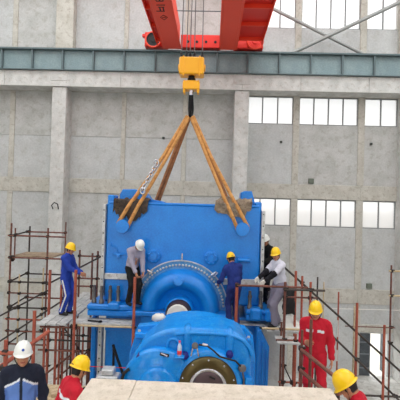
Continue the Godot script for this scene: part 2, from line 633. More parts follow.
	var jlo := Vector3(lo.x, min(pelvis.y - 0.16, min(wr[0].y, wr[1].y) - 0.1), lo.z)
	f = Field.new(jlo, hi, 0.011 if o.get("style", "") in ["jacket", "band"] else 0.014)
	f.ell(chest, Vector3(0.185, 0.20, 0.128), up, 0.06)
	f.ell(T.call(Vector3(0, 1.08, 0.0)), Vector3(0.168, 0.16, 0.122), up, 0.06)
	f.ell(pelvis + Vector3(0, 0.01, 0), Vector3(0.172, 0.10, 0.125), Basis(), 0.06)
	f.cap(T.call(Vector3(0.12, 1.415, -0.015)), T.call(Vector3(-0.12, 1.415, -0.015)), 0.072, 0.072, 0.05)
	f.cap(T.call(Vector3(0, 1.42, -0.01)), T.call(Vector3(0, 1.485, 0.0)), 0.078, 0.071, 0.02)
	for s in 2:
		f.cap(sh[s], el[s], 0.074, 0.062, 0.035)
		f.cap(el[s], wr[s].lerp(el[s], 0.1), 0.061, 0.047, 0.03)
		f.cap(wr[s].lerp(el[s], 0.14), wr[s].lerp(el[s], 0.08), 0.05, 0.05, 0.008)
	var style: String = o.get("style", "")
	var inv := up.transposed()
	var paint_top := func(p: Vector3, nn: Vector3) -> Color:
		var q: Vector3 = inv * (p - waist) + Vector3(0, 1.04, 0)
		if style == "jacket":
			# navy yoke and sleeves, white piping, pale blue body, dark zip
			var edge := 1.37 - absf(q.x) * 0.65
			if q.z > 0.0 and absf(q.x) < 0.018: return lin(Color(0.07, 0.09, 0.16))
			if absf(q.x) > 0.185 and q.y < 1.40: return lin(Color(0.07, 0.09, 0.17))
			if q.y > edge + 0.016: return lin(Color(0.07, 0.09, 0.17))
			if q.y > edge - 0.010: return white
			return lin(Color(0.36, 0.50, 0.76))
		if style == "band":
			# two short reflective tabs on the chest, one band across the back
			if q.z > 0.0 and absf(q.x) > 0.03 and absf(q.x) < 0.14 and absf(q.y - 1.33 + absf(q.x) * 0.25) < 0.022: return white
			if q.z < 0.0 and absf(q.x) < 0.20 and absf(q.y - 1.30) < 0.022: return white
		if style == "sleeves":
			for s in 2:
				var ax: Vector3 = wr[s] - sh[s]
				var near := Geometry3D.get_closest_point_to_segment(p, el[s], wr[s])
				if (p - near).length() < 0.085 and (p - wr[s]).length() < 0.31: return lin(Color(0.045, 0.045, 0.05))
		if style == "backlogo":
			if q.z < -0.05 and absf(q.y - 1.36) < 0.012 and absf(q.x) < 0.09: return lin(Color(0.75, 0.8, 0.9))
		return c1
	f.into(top, paint_top, fold)
	part("shirt" if o.has("shirt") else "jacket", top, M.cloth, bo)
	var bag: float = o.get("baggy", 1.0)
	var tr := MB.new(); tr.col = c2
	var tlo := Vector3(9, 9, 9)
	var thi := -tlo
	for p in [pelvis, kn[0], kn[1], an[0], an[1]]:
		tlo = tlo.min(p); thi = thi.max(p)
	f = Field.new(tlo - Vector3(0.25, 0.12, 0.25), thi + Vector3(0.25, 0.2, 0.25), 0.015)
	f.ell(pelvis + Vector3(0, -0.02, 0), Vector3(0.165, 0.13, 0.118), Basis(), 0.05)
	for s in 2:
		f.cap(hip[s], kn[s], 0.098 * bag, 0.076 * bag, 0.04)
		f.cap(kn[s], an[s], 0.074 * bag, 0.064 * bag, 0.03)
		f.cap(an[s] + Vector3(0, 0.02, 0), an[s], 0.067, 0.069, 0.02)
	var stripe: bool = o.get("stripe", false)
	f.into(tr, null, fold)
	part("trousers", tr, M.cloth, bo)
	if stripe:
		for s in 2:
			var sx := 1.0 - 2.0 * s
			var rib := MB.new()
			rib.tube([hip[s] + Vector3(sx * 0.095, -0.04, 0), hip[s].lerp(kn[s], 0.5) + Vector3(sx * 0.094, 0, 0), kn[s] + Vector3(sx * 0.082, 0, 0), kn[s].lerp(an[s], 0.5) + Vector3(sx * 0.077, 0, 0), an[s] + Vector3(sx * 0.072, 0.0, 0)], 0.017, 8, 1.0, Vector3.BACK)
			part("leg_stripe", rib, M.white_cloth, bo)
	var foot: Vector3 = o.get("toe", Vector3(0, 0, 1))
	for s in 2:
		var bt := MB.new()
		var a: Vector3 = an[s]
		var td := (foot + Vector3(0.15 * (1.0 - 2.0 * s), 0, 0)).normalized()
		f = Field.new(a - Vector3(0.26, 0.14, 0.26), a + Vector3(0.26, 0.12, 0.26), 0.012)
		f.cap(a + Vector3(0, 0.05, 0), a - Vector3(0, 0.03, 0), 0.05, 0.05, 0.03)
		f.cap(a - Vector3(0, 0.05, 0) - td * 0.035, a - Vector3(0, 0.055, 0) + td * 0.15, 0.046, 0.040, 0.03)
		f.into(bt)
		for i in bt.v.size():
			bt.v[i].y = max(bt.v[i].y, a.y - 0.095)
		part("boot", bt, M.boot, bo)
	helmet(root, hx, o.get("hat", Color(0.95, 0.72, 0.06)), o.get("emblem", 0))
	return root


# ---------------------------------------------------------------- the hall
func materials() -> void:
	wrinkle.seed = 5; wrinkle.frequency = 0.11; wrinkle.fractal_octaves = 2
	M.panel = grained(Color(0.715, 0.72, 0.715), Color(0.755, 0.76, 0.755), Color(0.665, 0.66, 0.635), 0.4, 11, 5.3, 0.9)
	M.panel_b = grained(Color(0.69, 0.69, 0.675), Color(0.745, 0.745, 0.735), Color(0.625, 0.615, 0.58), 0.45, 23, 4.7, 0.9)
	M.concrete = grained(Color(0.705, 0.69, 0.65), Color(0.76, 0.748, 0.712), Color(0.615, 0.585, 0.535), 0.45, 37, 3.3, 0.9)
	M.column = grained(Color(0.74, 0.74, 0.725), Color(0.81, 0.805, 0.79), Color(0.65, 0.62, 0.58), 0.4, 41, 3.0, 0.88)
	M.floor = grained(Color(0.72, 0.715, 0.69), Color(0.82, 0.815, 0.795), Color(0.60, 0.58, 0.55), 0.5, 53, 3.7, 0.85)
	M.steel = grained(Color(0.47, 0.55, 0.565), Color(0.51, 0.585, 0.595), Color(0.44, 0.505, 0.515), 0.4, 61, 2.9, 0.5, 0.0, 256)
	M.steel_dark = mat(Color(0.34, 0.40, 0.41), 0.55)
	M.blue = grained(Color(0.02, 0.465, 0.81), Color(0.03, 0.50, 0.84), Color(0.08, 0.52, 0.84), 0.35, 71, 1.9, 0.33, 0.0, 256)
	M.blue_gear = grained(Color(0.03, 0.50, 0.835), Color(0.06, 0.54, 0.865), Color(0.22, 0.59, 0.84), 0.5, 79, 1.3, 0.2, 0.0, 256)
	M.red = mat(Color(0.93, 0.27, 0.16), 0.45)
	M.red_deep = mat(Color(0.86, 0.17, 0.12), 0.5)
	M.yellow = mat(Color(0.95, 0.68, 0.06), 0.35)
	M.rope = mat(Color(0.42, 0.42, 0.42), 0.5, 0.5)
	M.black = mat(Color(0.035, 0.035, 0.04), 0.6)
	M.hook = mat(Color(0.12, 0.12, 0.13), 0.45, 0.6)
	M.chrome = mat(Color(0.75, 0.75, 0.76), 0.25, 0.9)
	M.bare = grained(Color(0.70, 0.71, 0.71), Color(0.80, 0.80, 0.80), Color(0.55, 0.53, 0.50), 0.5, 83, 0.8, 0.4, 0.3, 128)
	M.stud = mat(Color(0.40, 0.39, 0.39), 0.4, 0.6)
	M.brass = mat(Color(0.37, 0.325, 0.21), 0.3, 0.85)
	M.flange_dust = grained(Color(0.22, 0.50, 0.74), Color(0.36, 0.58, 0.76), Color(0.55, 0.64, 0.70), 0.6, 157, 0.7, 0.6, 0.0, 128)
	M.shaft = mat(Color(0.31, 0.25, 0.26), 0.45, 0.5)
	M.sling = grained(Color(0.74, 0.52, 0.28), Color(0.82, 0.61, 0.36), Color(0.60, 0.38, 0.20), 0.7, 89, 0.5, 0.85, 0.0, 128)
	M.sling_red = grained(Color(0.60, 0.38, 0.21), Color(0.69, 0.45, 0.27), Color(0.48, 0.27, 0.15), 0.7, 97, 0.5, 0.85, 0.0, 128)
	M.rag_dark = grained(Color(0.20, 0.17, 0.15), Color(0.33, 0.27, 0.22), Color(0.10, 0.10, 0.11), 0.8, 101, 0.4, 0.95, 0.0, 128)
	M.rag_tan = grained(Color(0.50, 0.44, 0.37), Color(0.60, 0.54, 0.46), Color(0.34, 0.30, 0.26), 0.8, 103, 0.4, 0.95, 0.0, 128)
	M.white_cloth = mat(Color(0.86, 0.85, 0.82), 0.9)
	M.tube = [
		grained(Color(0.58, 0.27, 0.20), Color(0.67, 0.35, 0.26), Color(0.44, 0.22, 0.17), 0.7, 107, 0.6, 0.7, 0.0, 128),
		grained(Color(0.40, 0.24, 0.20), Color(0.52, 0.33, 0.27), Color(0.30, 0.19, 0.16), 0.7, 109, 0.6, 0.7, 0.1, 128),
		grained(Color(0.20, 0.19, 0.18), Color(0.29, 0.26, 0.24), Color(0.34, 0.22, 0.17), 0.5, 113, 0.6, 0.6, 0.2, 128),
		grained(Color(0.72, 0.64, 0.50), Color(0.80, 0.73, 0.60), Color(0.60, 0.50, 0.38), 0.6, 127, 0.6, 0.85, 0.0, 128)]
	M.coupler = mat(Color(0.18, 0.14, 0.12), 0.6, 0.3)
	M.plank = grained(Color(0.67, 0.675, 0.665), Color(0.78, 0.78, 0.77), Color(0.54, 0.52, 0.49), 0.55, 131, 0.9, 0.6, 0.1, 256)
	M.timber = grained(Color(0.66, 0.58, 0.46), Color(0.76, 0.69, 0.56), Color(0.52, 0.40, 0.28), 0.6, 137, 0.7, 0.85, 0.0, 256, 4.0)
	M.board = grained(Color(0.77, 0.73, 0.665), Color(0.82, 0.78, 0.72), Color(0.68, 0.63, 0.56), 0.4, 139, 0.6, 0.8, 0.0, 256)
	M.skin = vmat(0.55)
	M.cloth = vmat(0.9)
	M.boot = mat(Color(0.07, 0.065, 0.06), 0.6)
	M.frame = mat(Color(0.52, 0.53, 0.53), 0.5)
	var g := mat(Color(0.88, 0.885, 0.885, 0.82), 0.3)
	g.transparency = BaseMaterial3D.TRANSPARENCY_ALPHA
	M.pane = g
	M.door = grained(Color(0.26, 0.28, 0.30), Color(0.33, 0.35, 0.37), Color(0.20, 0.21, 0.22), 0.4, 149, 0.8, 0.6, 0.1, 128)

const SPANS := [-15.0, -12.3, -9.75, -7.2, -4.33, -1.4, 1.25, 3.9, 6.97, 9.0, 13.0]

func slab(called: String, a: Vector3, b: Vector3, m: Material, parent: Node, bev := 0.012) -> MeshInstance3D:
	var mb := MB.new()
	mb.span(a, b, bev)
	return part(called, mb, m, parent)

func back_wall() -> void:
	var w := thing("wall_back", "grey plastered concrete back wall divided by tan mullions and beams", "wall", Vector3.ZERO, "", "structure")
	var mull := {-12.3: 0.26, -9.75: 0.25, -4.33: 0.21, -1.4: 0.21, 3.9: 0.30, 6.97: 0.31}
	var alt := 0
	for i in SPANS.size() - 1:
		var x0: float = SPANS[i] - 0.02
		var x1: float = SPANS[i + 1] + 0.02
		var win := i >= 6 and i <= 8
		var rows := [[FLOOR, 3.62], [4.2, 7.12 if win else 8.5], [9.06, 11.95 if win else 13.4], [13.9, 16.55 if win else 19.35]]
		for r in rows.size():
			if i == 8 and r == 0:
				slab("panel", Vector3(x0, 2.2, -20.03), Vector3(x1, 3.62, -20.3), M.panel, w)
				slab("panel", Vector3(x0, FLOOR, -20.03), Vector3(7.09, 2.2, -20.3), M.panel, w)
				slab("panel", Vector3(8.43, FLOOR, -20.03), Vector3(x1, 2.2, -20.3), M.panel, w)
				continue
			alt += 1
			if r == 2 and i < 6:
				slab("panel", Vector3(x0, 9.06, -20.03), Vector3(x1, 11.14, -20.3), M.panel, w)
				slab("panel", Vector3(x0, 11.15, -20.035), Vector3(x1, 13.4, -20.3), M.panel_b, w)
				continue
			slab("panel", Vector3(x0, rows[r][0], -20.03), Vector3(x1, rows[r][1], -20.3), M.panel if (alt * 7 + r) % 3 else M.panel_b, w)
		if win:
			slab("panel", Vector3(x0, 18.3, -20.03), Vector3(x1, 19.35, -20.3), M.panel_b, w)
		for b in [[3.56, 4.26], [8.43, 9.12]]:
			slab("beam", Vector3(SPANS[i], b[0], -19.985), Vector3(SPANS[i + 1], b[1], -20.32), M.concrete, w, 0.015)
		slab("beam", Vector3(SPANS[i], 13.29, -19.985), Vector3(SPANS[i + 1], 14.0, -20.32), M.concrete, w, 0.015)
	for x in mull:
		var hw: float = mull[x] * 0.5
		for seg in [[FLOOR, 3.56], [4.26, 8.43], [9.12, 13.29], [14.0, 19.35]]:
			slab("mullion", Vector3(x - hw, seg[0], -19.975), Vector3(x + hw, seg[1], -20.32), M.concrete, w, 0.015)
	# lintel over the door
	slab("lintel", Vector3(6.97, 2.26, -19.99), Vector3(9.0, 2.62, -20.1), M.concrete, w)
	var lift := 0
	for x in [-15.0, -7.2, 1.25, 9.0]:
		lift += 1
		var word: String = ["beside the end wall", "behind the scaffold tower", "behind the hook and slings", "beside the open door"][lift - 1]
		var c := thing("concrete_column", "grey cast concrete wall column %s" % word, "column", Vector3.ZERO, "wall columns", "structure")
		slab("shaft", Vector3(x - 0.33, FLOOR, -19.2), Vector3(x + 0.33, 13.29, -20.32), M.column, c, 0.02)
		slab("capital", Vector3(x - 0.40, 13.55, -19.115), Vector3(x + 0.40, 14.02, -19.9), M.column, c, 0.02)
		slab("upper_shaft", Vector3(x - 0.42, 14.0, -19.6), Vector3(x + 0.42, 19.35, -20.32), M.concrete, c, 0.02)
	var cb := thing("trim_1", "long pale concrete corbel beam under the steel crane runway", "beam", Vector3.ZERO, "", "structure")
	for i in SPANS.size() - 1:
		slab("beam", Vector3(SPANS[i], 13.3, -19.13), Vector3(SPANS[i + 1] - 0.008, 14.02, -20.0), M.column, cb, 0.012)
	# steel runway girder on top of it
	var rw := thing("crane_runway_girder", "grey blue steel crane runway girder with vertical stiffeners along the back wall", "girder", Vector3.ZERO, "", "structure")
	slab("web", Vector3(-15, 14.08, -19.18), Vector3(13, 15.0, -19.2), M.steel, rw, 0.0)
	slab("bottom_flange", Vector3(-15, 14.022, -19.0), Vector3(13, 14.06, -19.38), M.steel_dark, rw, 0.004)
	slab("top_flange", Vector3(-15, 14.96, -18.98), Vector3(13, 15.02, -19.4), M.steel_dark, rw, 0.004)
	slab("rail", Vector3(-15, 15.02, -19.15), Vector3(13, 15.10, -19.23), M.steel_dark, rw, 0.01)
	var x := -14.14
	while x < 13:
		slab("stiffener", Vector3(x - 0.035, 14.06, -19.02), Vector3(x + 0.035, 14.96, -19.18), M.steel_dark, rw, 0.004)
		x += 1.42
	# bracing above the runway
	for b in [[Vector3(1.7, 17.63, -19.45), Vector3(6.75, 15.18, -19.45), "falling towards the open door side"], [Vector3(3.5, 15.12, -19.38), Vector3(9.0, 17.88, -19.38), "rising towards the roof edge"]]:
		var t := MB.new()
		t.tube([b[0], b[1]], 0.085, 4)
		solo("wall_brace", t, mat(Color(0.60, 0.61, 0.60), 0.5), "grey steel diagonal wall brace over the runway %s" % b[2], "brace", "wall braces")
	# small boxes on the wall
	for q in [[3.207, 11.106, 0.07, "small dark electrical box on the plaster between the window rows beside the column"], [7.435, 11.116, 0.07, "small dark electrical box under the upper two pane window"], [4.67, 9.29, 0.16, "greenish grey junction box standing on the middle wall beam"], [7.50, 4.43, 0.16, "greenish grey junction box standing on the low wall beam"], [-2.391, 11.16, 0.07, "small dark electrical box on the plaster beside the slings"]]:
		var t := MB.new()
		t.box(Vector3(q[0], q[1], -20.0), Vector3(q[2] * 1.6, q[2] * 1.5, 0.12), 0.01)
		t.box(Vector3(q[0], q[1], -19.935), Vector3(q[2] * 1.3, q[2] * 1.2, 0.014), 0.005)
		solo("junction_box", t, mat(Color(0.24, 0.26, 0.24) if q[2] < 0.1 else Color(0.40, 0.43, 0.38), 0.7), q[3], "electrical box", "boxes on the back wall")

func windows() -> void:
	var k := 0
	for row in [[16.55, 18.3, "top"], [11.95, 13.29, "upper"], [7.12, 8.43, "lower"]]:
		for w in [[1.58, 3.75, 3], [4.05, 6.81, 4], [7.13, 8.66, 2]]:
			k += 1
			var o := thing("window_%d" % k, "white ribbed %s row window with %s panes between concrete mullions" % [row[2], ["", "", "two", "three", "four"][w[2]]], "window", Vector3.ZERO, "", "structure")
			var fr := MB.new()
			var z := -20.08
			fr.span(Vector3(w[0], row[0], z), Vector3(w[1], row[0] + 0.05, z - 0.08), 0.006)
			fr.span(Vector3(w[0], row[1] - 0.05, z), Vector3(w[1], row[1], z - 0.08), 0.006)
			var pw: float = (w[1] - w[0]) / w[2]
			for i in w[2] + 1:
				var x: float = w[0] + pw * i
				fr.span(Vector3(x - 0.028, row[0], z + 0.006), Vector3(x + 0.028, row[1], z - 0.086), 0.006)
			part("window_frame", fr, M.frame, o)
			for i in w[2]:
				var x0: float = w[0] + pw * i + 0.028
				var x1: float = w[0] + pw * (i + 1) - 0.028
				var pn := MB.new()
				var rows := []
				var n := 18
				for j in n + 1:
					var y: float = row[0] + 0.05 + (row[1] - row[0] - 0.1) * j / n
					var zz := z - 0.04 + (0.012 if j % 2 else -0.012)
					rows.append([Vector3(x0, y, zz), Vector3(x1, y, zz)])
				pn.sheet(rows)
				part("pane", pn, M.pane, o)

func hall() -> void:
	var f := MB.new()
	f.span(Vector3(-15, FLOOR - 0.4, -20.3), Vector3(13, FLOOR, 14))
	solo("floor", f, M.floor, "pale dusty concrete ground floor of the hall", "floor", "", "structure")
	var g := MB.new()
	g.span(Vector3(-90, FLOOR - 0.7, -120), Vector3(90, FLOOR - 0.42, 110))
	solo("ground", g, grained(Color(0.72, 0.70, 0.66), Color(0.80, 0.78, 0.74), Color(0.62, 0.58, 0.52), 0.5, 151, 9.0, 0.95, 0.0, 128), "bare pale ground of the site outside the hall", "ground", "", "structure")
	for s in [[-15.0, -15.35, "wall_left"], [13.0, 13.35, "wall_right"]]:
		var mb := MB.new()
		mb.span(Vector3(s[0], FLOOR - 0.4, -20.4), Vector3(s[1], 19.35, 14))
		solo(s[2], mb, M.panel_b, "plain grey concrete side wall of the hall %s" % ("by the scaffold tower" if s[0] < 0 else "by the open door"), "wall", "", "structure")
	var fw := thing("wall_front", "unseen grey concrete front wall added to shape the light, open gate bays below window bands", "wall", Vector3.ZERO, "", "structure")  # out of view, added to cut frontal light; gate bays opened for low fill
	for b in [[6.4, 7.12], [8.43, 11.95], [13.29, 16.55], [18.3, 19.35]]:
		slab("wall_band", Vector3(-15.35, b[0], 14.0), Vector3(13.35, b[1], 14.35), M.panel_b, fw, 0.0)
	for x in [-15.0, -7.2, 1.25, 9.0, 13.0]:
		slab("pier", Vector3(x - 0.33, FLOOR, 13.9), Vector3(x + 0.33, 19.35, 14.36), M.column, fw, 0.0)
	var roof := thing("ceiling", "unseen grey sheet roof of the hall with long open skylights widened for top light", "roof", Vector3.ZERO, "", "structure")  # out of view; skylight gaps widened so light falls more from above
	for z in [[-20.4, -18.0], [-12.6, -10.0], [-4.6, -2.0], [3.4, 6.0], [11.4, 14.0]]:
		slab("roof_panel", Vector3(-15.35, 19.35, z[0]), Vector3(13.35, 19.65, z[1]), M.panel_b, roof, 0.0)
	# door: one dark leaf shut, the other swung out of sight
	var d := thing("door_1", "dark grey steel door leaf beside a bright open doorway", "door", Vector3.ZERO, "", "structure")
	slab("door_leaf", Vector3(7.10, FLOOR + 0.01, -20.06), Vector3(7.64, 2.19, -20.11), M.door, d, 0.008)
	for y in [0.55, 1.2, 1.75]:
		slab("rail", Vector3(7.10, y, -20.03), Vector3(7.64, y + 0.05, -20.06), mat(Color(0.45, 0.47, 0.49), 0.5), d, 0.006)
	for x in [7.11, 7.60]:
		slab("stile", Vector3(x, 0.22, -20.03), Vector3(x + 0.04, 2.18, -20.06), mat(Color(0.40, 0.42, 0.44), 0.5), d, 0.006)
	var lf := MB.new()
	lf.box(Vector3(8.46, 1.2, -20.62), Vector3(0.05, 1.98, 0.54), 0.008)
	part("door_leaf", lf, M.door, d)
	var dk := MB.new()
	dk.span(Vector3(-7.5, DECK - 0.35, -7.35), Vector3(4.4, DECK, 3.0), 0.02)
	solo("floor_deck", dk, M.floor, "raised concrete working deck in front of the machine", "floor", "", "structure")
	for p in [Vector3(-7, 0, -7), Vector3(-3.4, 0, -7), Vector3(4, 0, -7), Vector3(-7, 0, 2), Vector3(4, 0, 2)]:
		var mb := MB.new()
		mb.span(Vector3(p.x - 0.25, FLOOR, p.z - 0.25), Vector3(p.x + 0.25, DECK - 0.35, p.z + 0.25), 0.02)
		solo("concrete_post", mb, M.column, "square concrete post carrying the raised working deck", "post", "deck posts", "structure")

# ---------------------------------------------------------------- crane
func crane() -> void:
	var c := thing("overhead_crane", "red double girder overhead crane above the hanging hook block", "crane")
	var zf := -18.72
	var zn := 8.0
	for g in [[-2.30, -1.64], [0.22, 0.86]]:
		var mb := MB.new()
		mb.span(Vector3(g[0], 14.97, zf), Vector3(g[1], 16.05, zn), 0.01)
		var go := part("girder", mb, M.red, c)
		for x in [g[0] - 0.04, g[1] + 0.04]:
			slab("flange_lip", Vector3(x - 0.04, 14.97, zf), Vector3(x + 0.04, 14.99, zn), M.red, go, 0.0)
	# walkways outside the girders
	for wk in [[-2.62, -2.34, 15.25], [0.90, 2.02, 15.35]]:
		var mb := MB.new()
		mb.span(Vector3(wk[0], wk[2], zf + 0.1), Vector3(wk[1], wk[2] + 0.05, zn), 0.005)
		var wo := part("walkway", mb, M.red_deep, c)
		var z := zf + 0.5
		while z < 4.0:
			slab("bracket", Vector3(wk[0], wk[2] - 0.16, z), Vector3(wk[1], wk[2], z + 0.06), M.red, wo, 0.004)
			z += 1.5
		slab("toe_board", Vector3(wk[0 if wk[0] < 0 else 1] - 0.02, wk[2] - 0.18, zf + 0.1), Vector3(wk[0 if wk[0] < 0 else 1] + 0.02, wk[2] + 0.2, zn), M.red, wo, 0.004)
	# end carriage on the runway
	var ec := MB.new()
	ec.span(Vector3(-1.62, 15.16, -19.35), Vector3(0.2, 15.75, -19.0), 0.02)
	ec.span(Vector3(-3.26, 15.16, -19.35), Vector3(-2.2, 15.82, -18.95), 0.03)
	ec.span(Vector3(0.8, 15.12, -19.35), Vector3(2.12, 15.8, -18.9), 0.03)
	ec.box(Vector3(-3.22, 15.68, -19.1), Vector3(0.34, 0.16, 0.2), 0.03)
	var eo := part("end_carriage", ec, M.red_deep, c)
	var hl := MB.new()
	for x in [-1.28, -0.88, -0.46, -0.04]:
		hl.lathe([Vector2(0.06, 0.0), Vector2(0.06, 0.02), Vector2(0.0, 0.02)], axis_xf(Vector3(x, 15.42, -19.0), Vector3.BACK), 14)
	part("bolt_holes", hl, M.black, eo)
	for x in [-2.85, 1.75]:
		var wh := MB.new()
		wh.lathe([Vector2(0.0, 0.05), Vector2(0.12, 0.05), Vector2(0.14, 0.02), Vector2(0.26, 0.02), Vector2(0.28, 0.06), Vector2(0.34, 0.06), Vector2(0.34, -0.12)], axis_xf(Vector3(x, 15.44, -18.88), Vector3.BACK), 24)
		var wo := part("wheel", wh, M.red_deep if x > 0 else M.black, eo)
		var tr := MB.new()
		var pts := []
		for i in 25:
			pts.append(Vector3(x + cos(TAU * i / 24) * 0.34, 15.44 + sin(TAU * i / 24) * 0.34, -18.86))
		tr.tube(pts, 0.05, 6)
		part("wheel_rim", tr, M.red, wo)
	var cr := MB.new()
	cr.tube([Vector3(-1.64, 15.9, -17.0), Vector3(0.22, 15.9, -17.0)], 0.022, 6)
	part("cross_tie", cr, M.steel_dark, c)
	# lettering and diamond mark under the girder
	var lt := MB.new()
	lt.col = Color.WHITE
	for s in [[-2.06, -15.05, 0.30, 0.05], [-2.06, -14.9, 0.05, 0.34], [-1.94, -14.9, 0.05, 0.34], [-2.0, -14.74, 0.22, 0.04], [-2.0, -14.58, 0.30, 0.05], [-2.0, -14.3, 0.26, 0.05], [-2.0, -14.1, 0.05, 0.44], [-1.88, -14.1, 0.05, 0.30], [-2.12, -14.1, 0.05, 0.30], [-2.0, -13.9, 0.30, 0.05]]:
		lt.box(Vector3(s[0] + 0.02, 14.966, s[1]), Vector3(s[2], 0.008, s[3]))
	for q in [[-0.13, 0.0, 0.0, 0.2], [0.0, 0.2, 0.13, 0.0], [0.13, 0.0, 0.0, -0.2], [0.0, -0.2, -0.13, 0.0], [-0.07, 0.0, 0.07, 0.0]]:
		lt.tube([Vector3(-1.98 + q[0], 14.966, -15.55 + q[1]), Vector3(-1.98 + q[2], 14.966, -15.55 + q[3])], 0.012, 4)
	part("lettering", lt, mat(Color(0.16, 0.05, 0.05), 0.6), c)
	# trolley out of view, carrying the ropes
	var tl := MB.new()
	tl.span(Vector3(-2.4, 16.06, -12.6), Vector3(0.9, 16.5, -10.6), 0.03)
	tl.lathe([Vector2(0.0, -0.9), Vector2(0.35, -0.9), Vector2(0.35, 0.9), Vector2(0.0, 0.9)], axis_xf(Vector3(-0.65, 16.85, -11.6), Vector3.RIGHT), 20)
	part("trolley", tl, M.red_deep, c)
	# hook block
	var b := thing("hook_block", "yellow crane hook block with dark swivel hook on steel ropes", "hook block", Vector3(-0.655, 10.4, -11.6))
	for x in [-0.30, -0.16, -0.06, 0.06, 0.28]:
		var rp := MB.new()
		rp.tube([Vector3(x, 1.62, 0), Vector3(x * 0.96 + (0.03 if x < 0 else -0.01), 6.0, 0)], 0.013, 6)
		var ro := part("wire_rope", rp, M.rope, b)
		var so := MB.new()
		so.lathe([Vector2(0.055, 1.6), Vector2(0.05, 1.68), Vector2(0.018, 1.86)], Transform3D(Basis(), Vector3(x, 0, 0)), 10)
		part("rope_socket", so, M.hook, ro)
	var hb := MB.new()
	hb.prism(PackedVector2Array([Vector2(-0.34, 1.20), Vector2(-0.30, 1.17), Vector2(0.30, 1.17), Vector2(0.34, 1.20), Vector2(0.34, 1.61), Vector2(0.31, 1.645), Vector2(-0.31, 1.645), Vector2(-0.34, 1.61)]), 0.22, -0.22, 0.03)
	var ho := part("sheave_housing", hb, M.yellow, b)
	var hp := MB.new()
	for x in [-0.22, 0.22]:
		hp.span(Vector3(x - 0.02, 1.12, 0.19), Vector3(x + 0.02, 1.66, 0.24), 0.006)
	for x in [-0.345, 0.345]:
		hp.lathe([Vector2(0.10, 0.0), Vector2(0.09, 0.03), Vector2(0.0, 0.035)], axis_xf(Vector3(x, 1.40, 0), Vector3(signf(x), 0, 0)), 14)
	part("side_strap", hp, M.yellow, ho)
	var sw := MB.new()
	sw.lathe([Vector2(0.0, 1.18), Vector2(0.09, 1.18), Vector2(0.09, 1.12), Vector2(0.11, 1.10), Vector2(0.11, 1.02), Vector2(0.07, 0.98), Vector2(0.07, 0.80), Vector2(0.0, 0.80)], Transform3D(), 18)
	part("swivel", sw, M.hook, b)
	var ch := MB.new()
	ch.prism(PackedVector2Array([Vector2(-0.235, 0.80), Vector2(-0.16, 0.77), Vector2(0.16, 0.77), Vector2(0.235, 0.80), Vector2(0.235, 0.97), Vector2(0.12, 1.02), Vector2(-0.12, 1.02), Vector2(-0.235, 0.97)]), 0.15, -0.15, 0.02)
	for x in [-0.19, 0.19]:
		ch.span(Vector3(x - 0.03, 0.68, -0.12), Vector3(x + 0.03, 1.03, 0.12), 0.01)
	part("crosshead", ch, M.yellow, b)
	var hk := MB.new()
	var pts := [Vector3(0, 0.82, 0), Vector3(0, 0.60, 0), Vector3(0, 0.46, -0.05)]
	var rr := [0.06, 0.065, 0.075]
	for i in 13:
		var a := PI * 0.80 + (PI * 2.05 - PI * 0.80) * i / 12.0
		pts.append(Vector3(0, 0.20 + sin(a) * 0.19, cos(a) * 0.16)); rr.append(0.085 - 0.004 * i if i < 10 else 0.045 - 0.012 * (i - 10))
	hk.tube(pts, rr, 12)
	part("hook", hk, M.hook, b)
	var nk := MB.new()
	nk.box(Vector3(0, 0.70, 0.07), Vector3(0.1, 0.16, 0.03), 0.01)
	part("shackle_plate", nk, M.chrome, b)

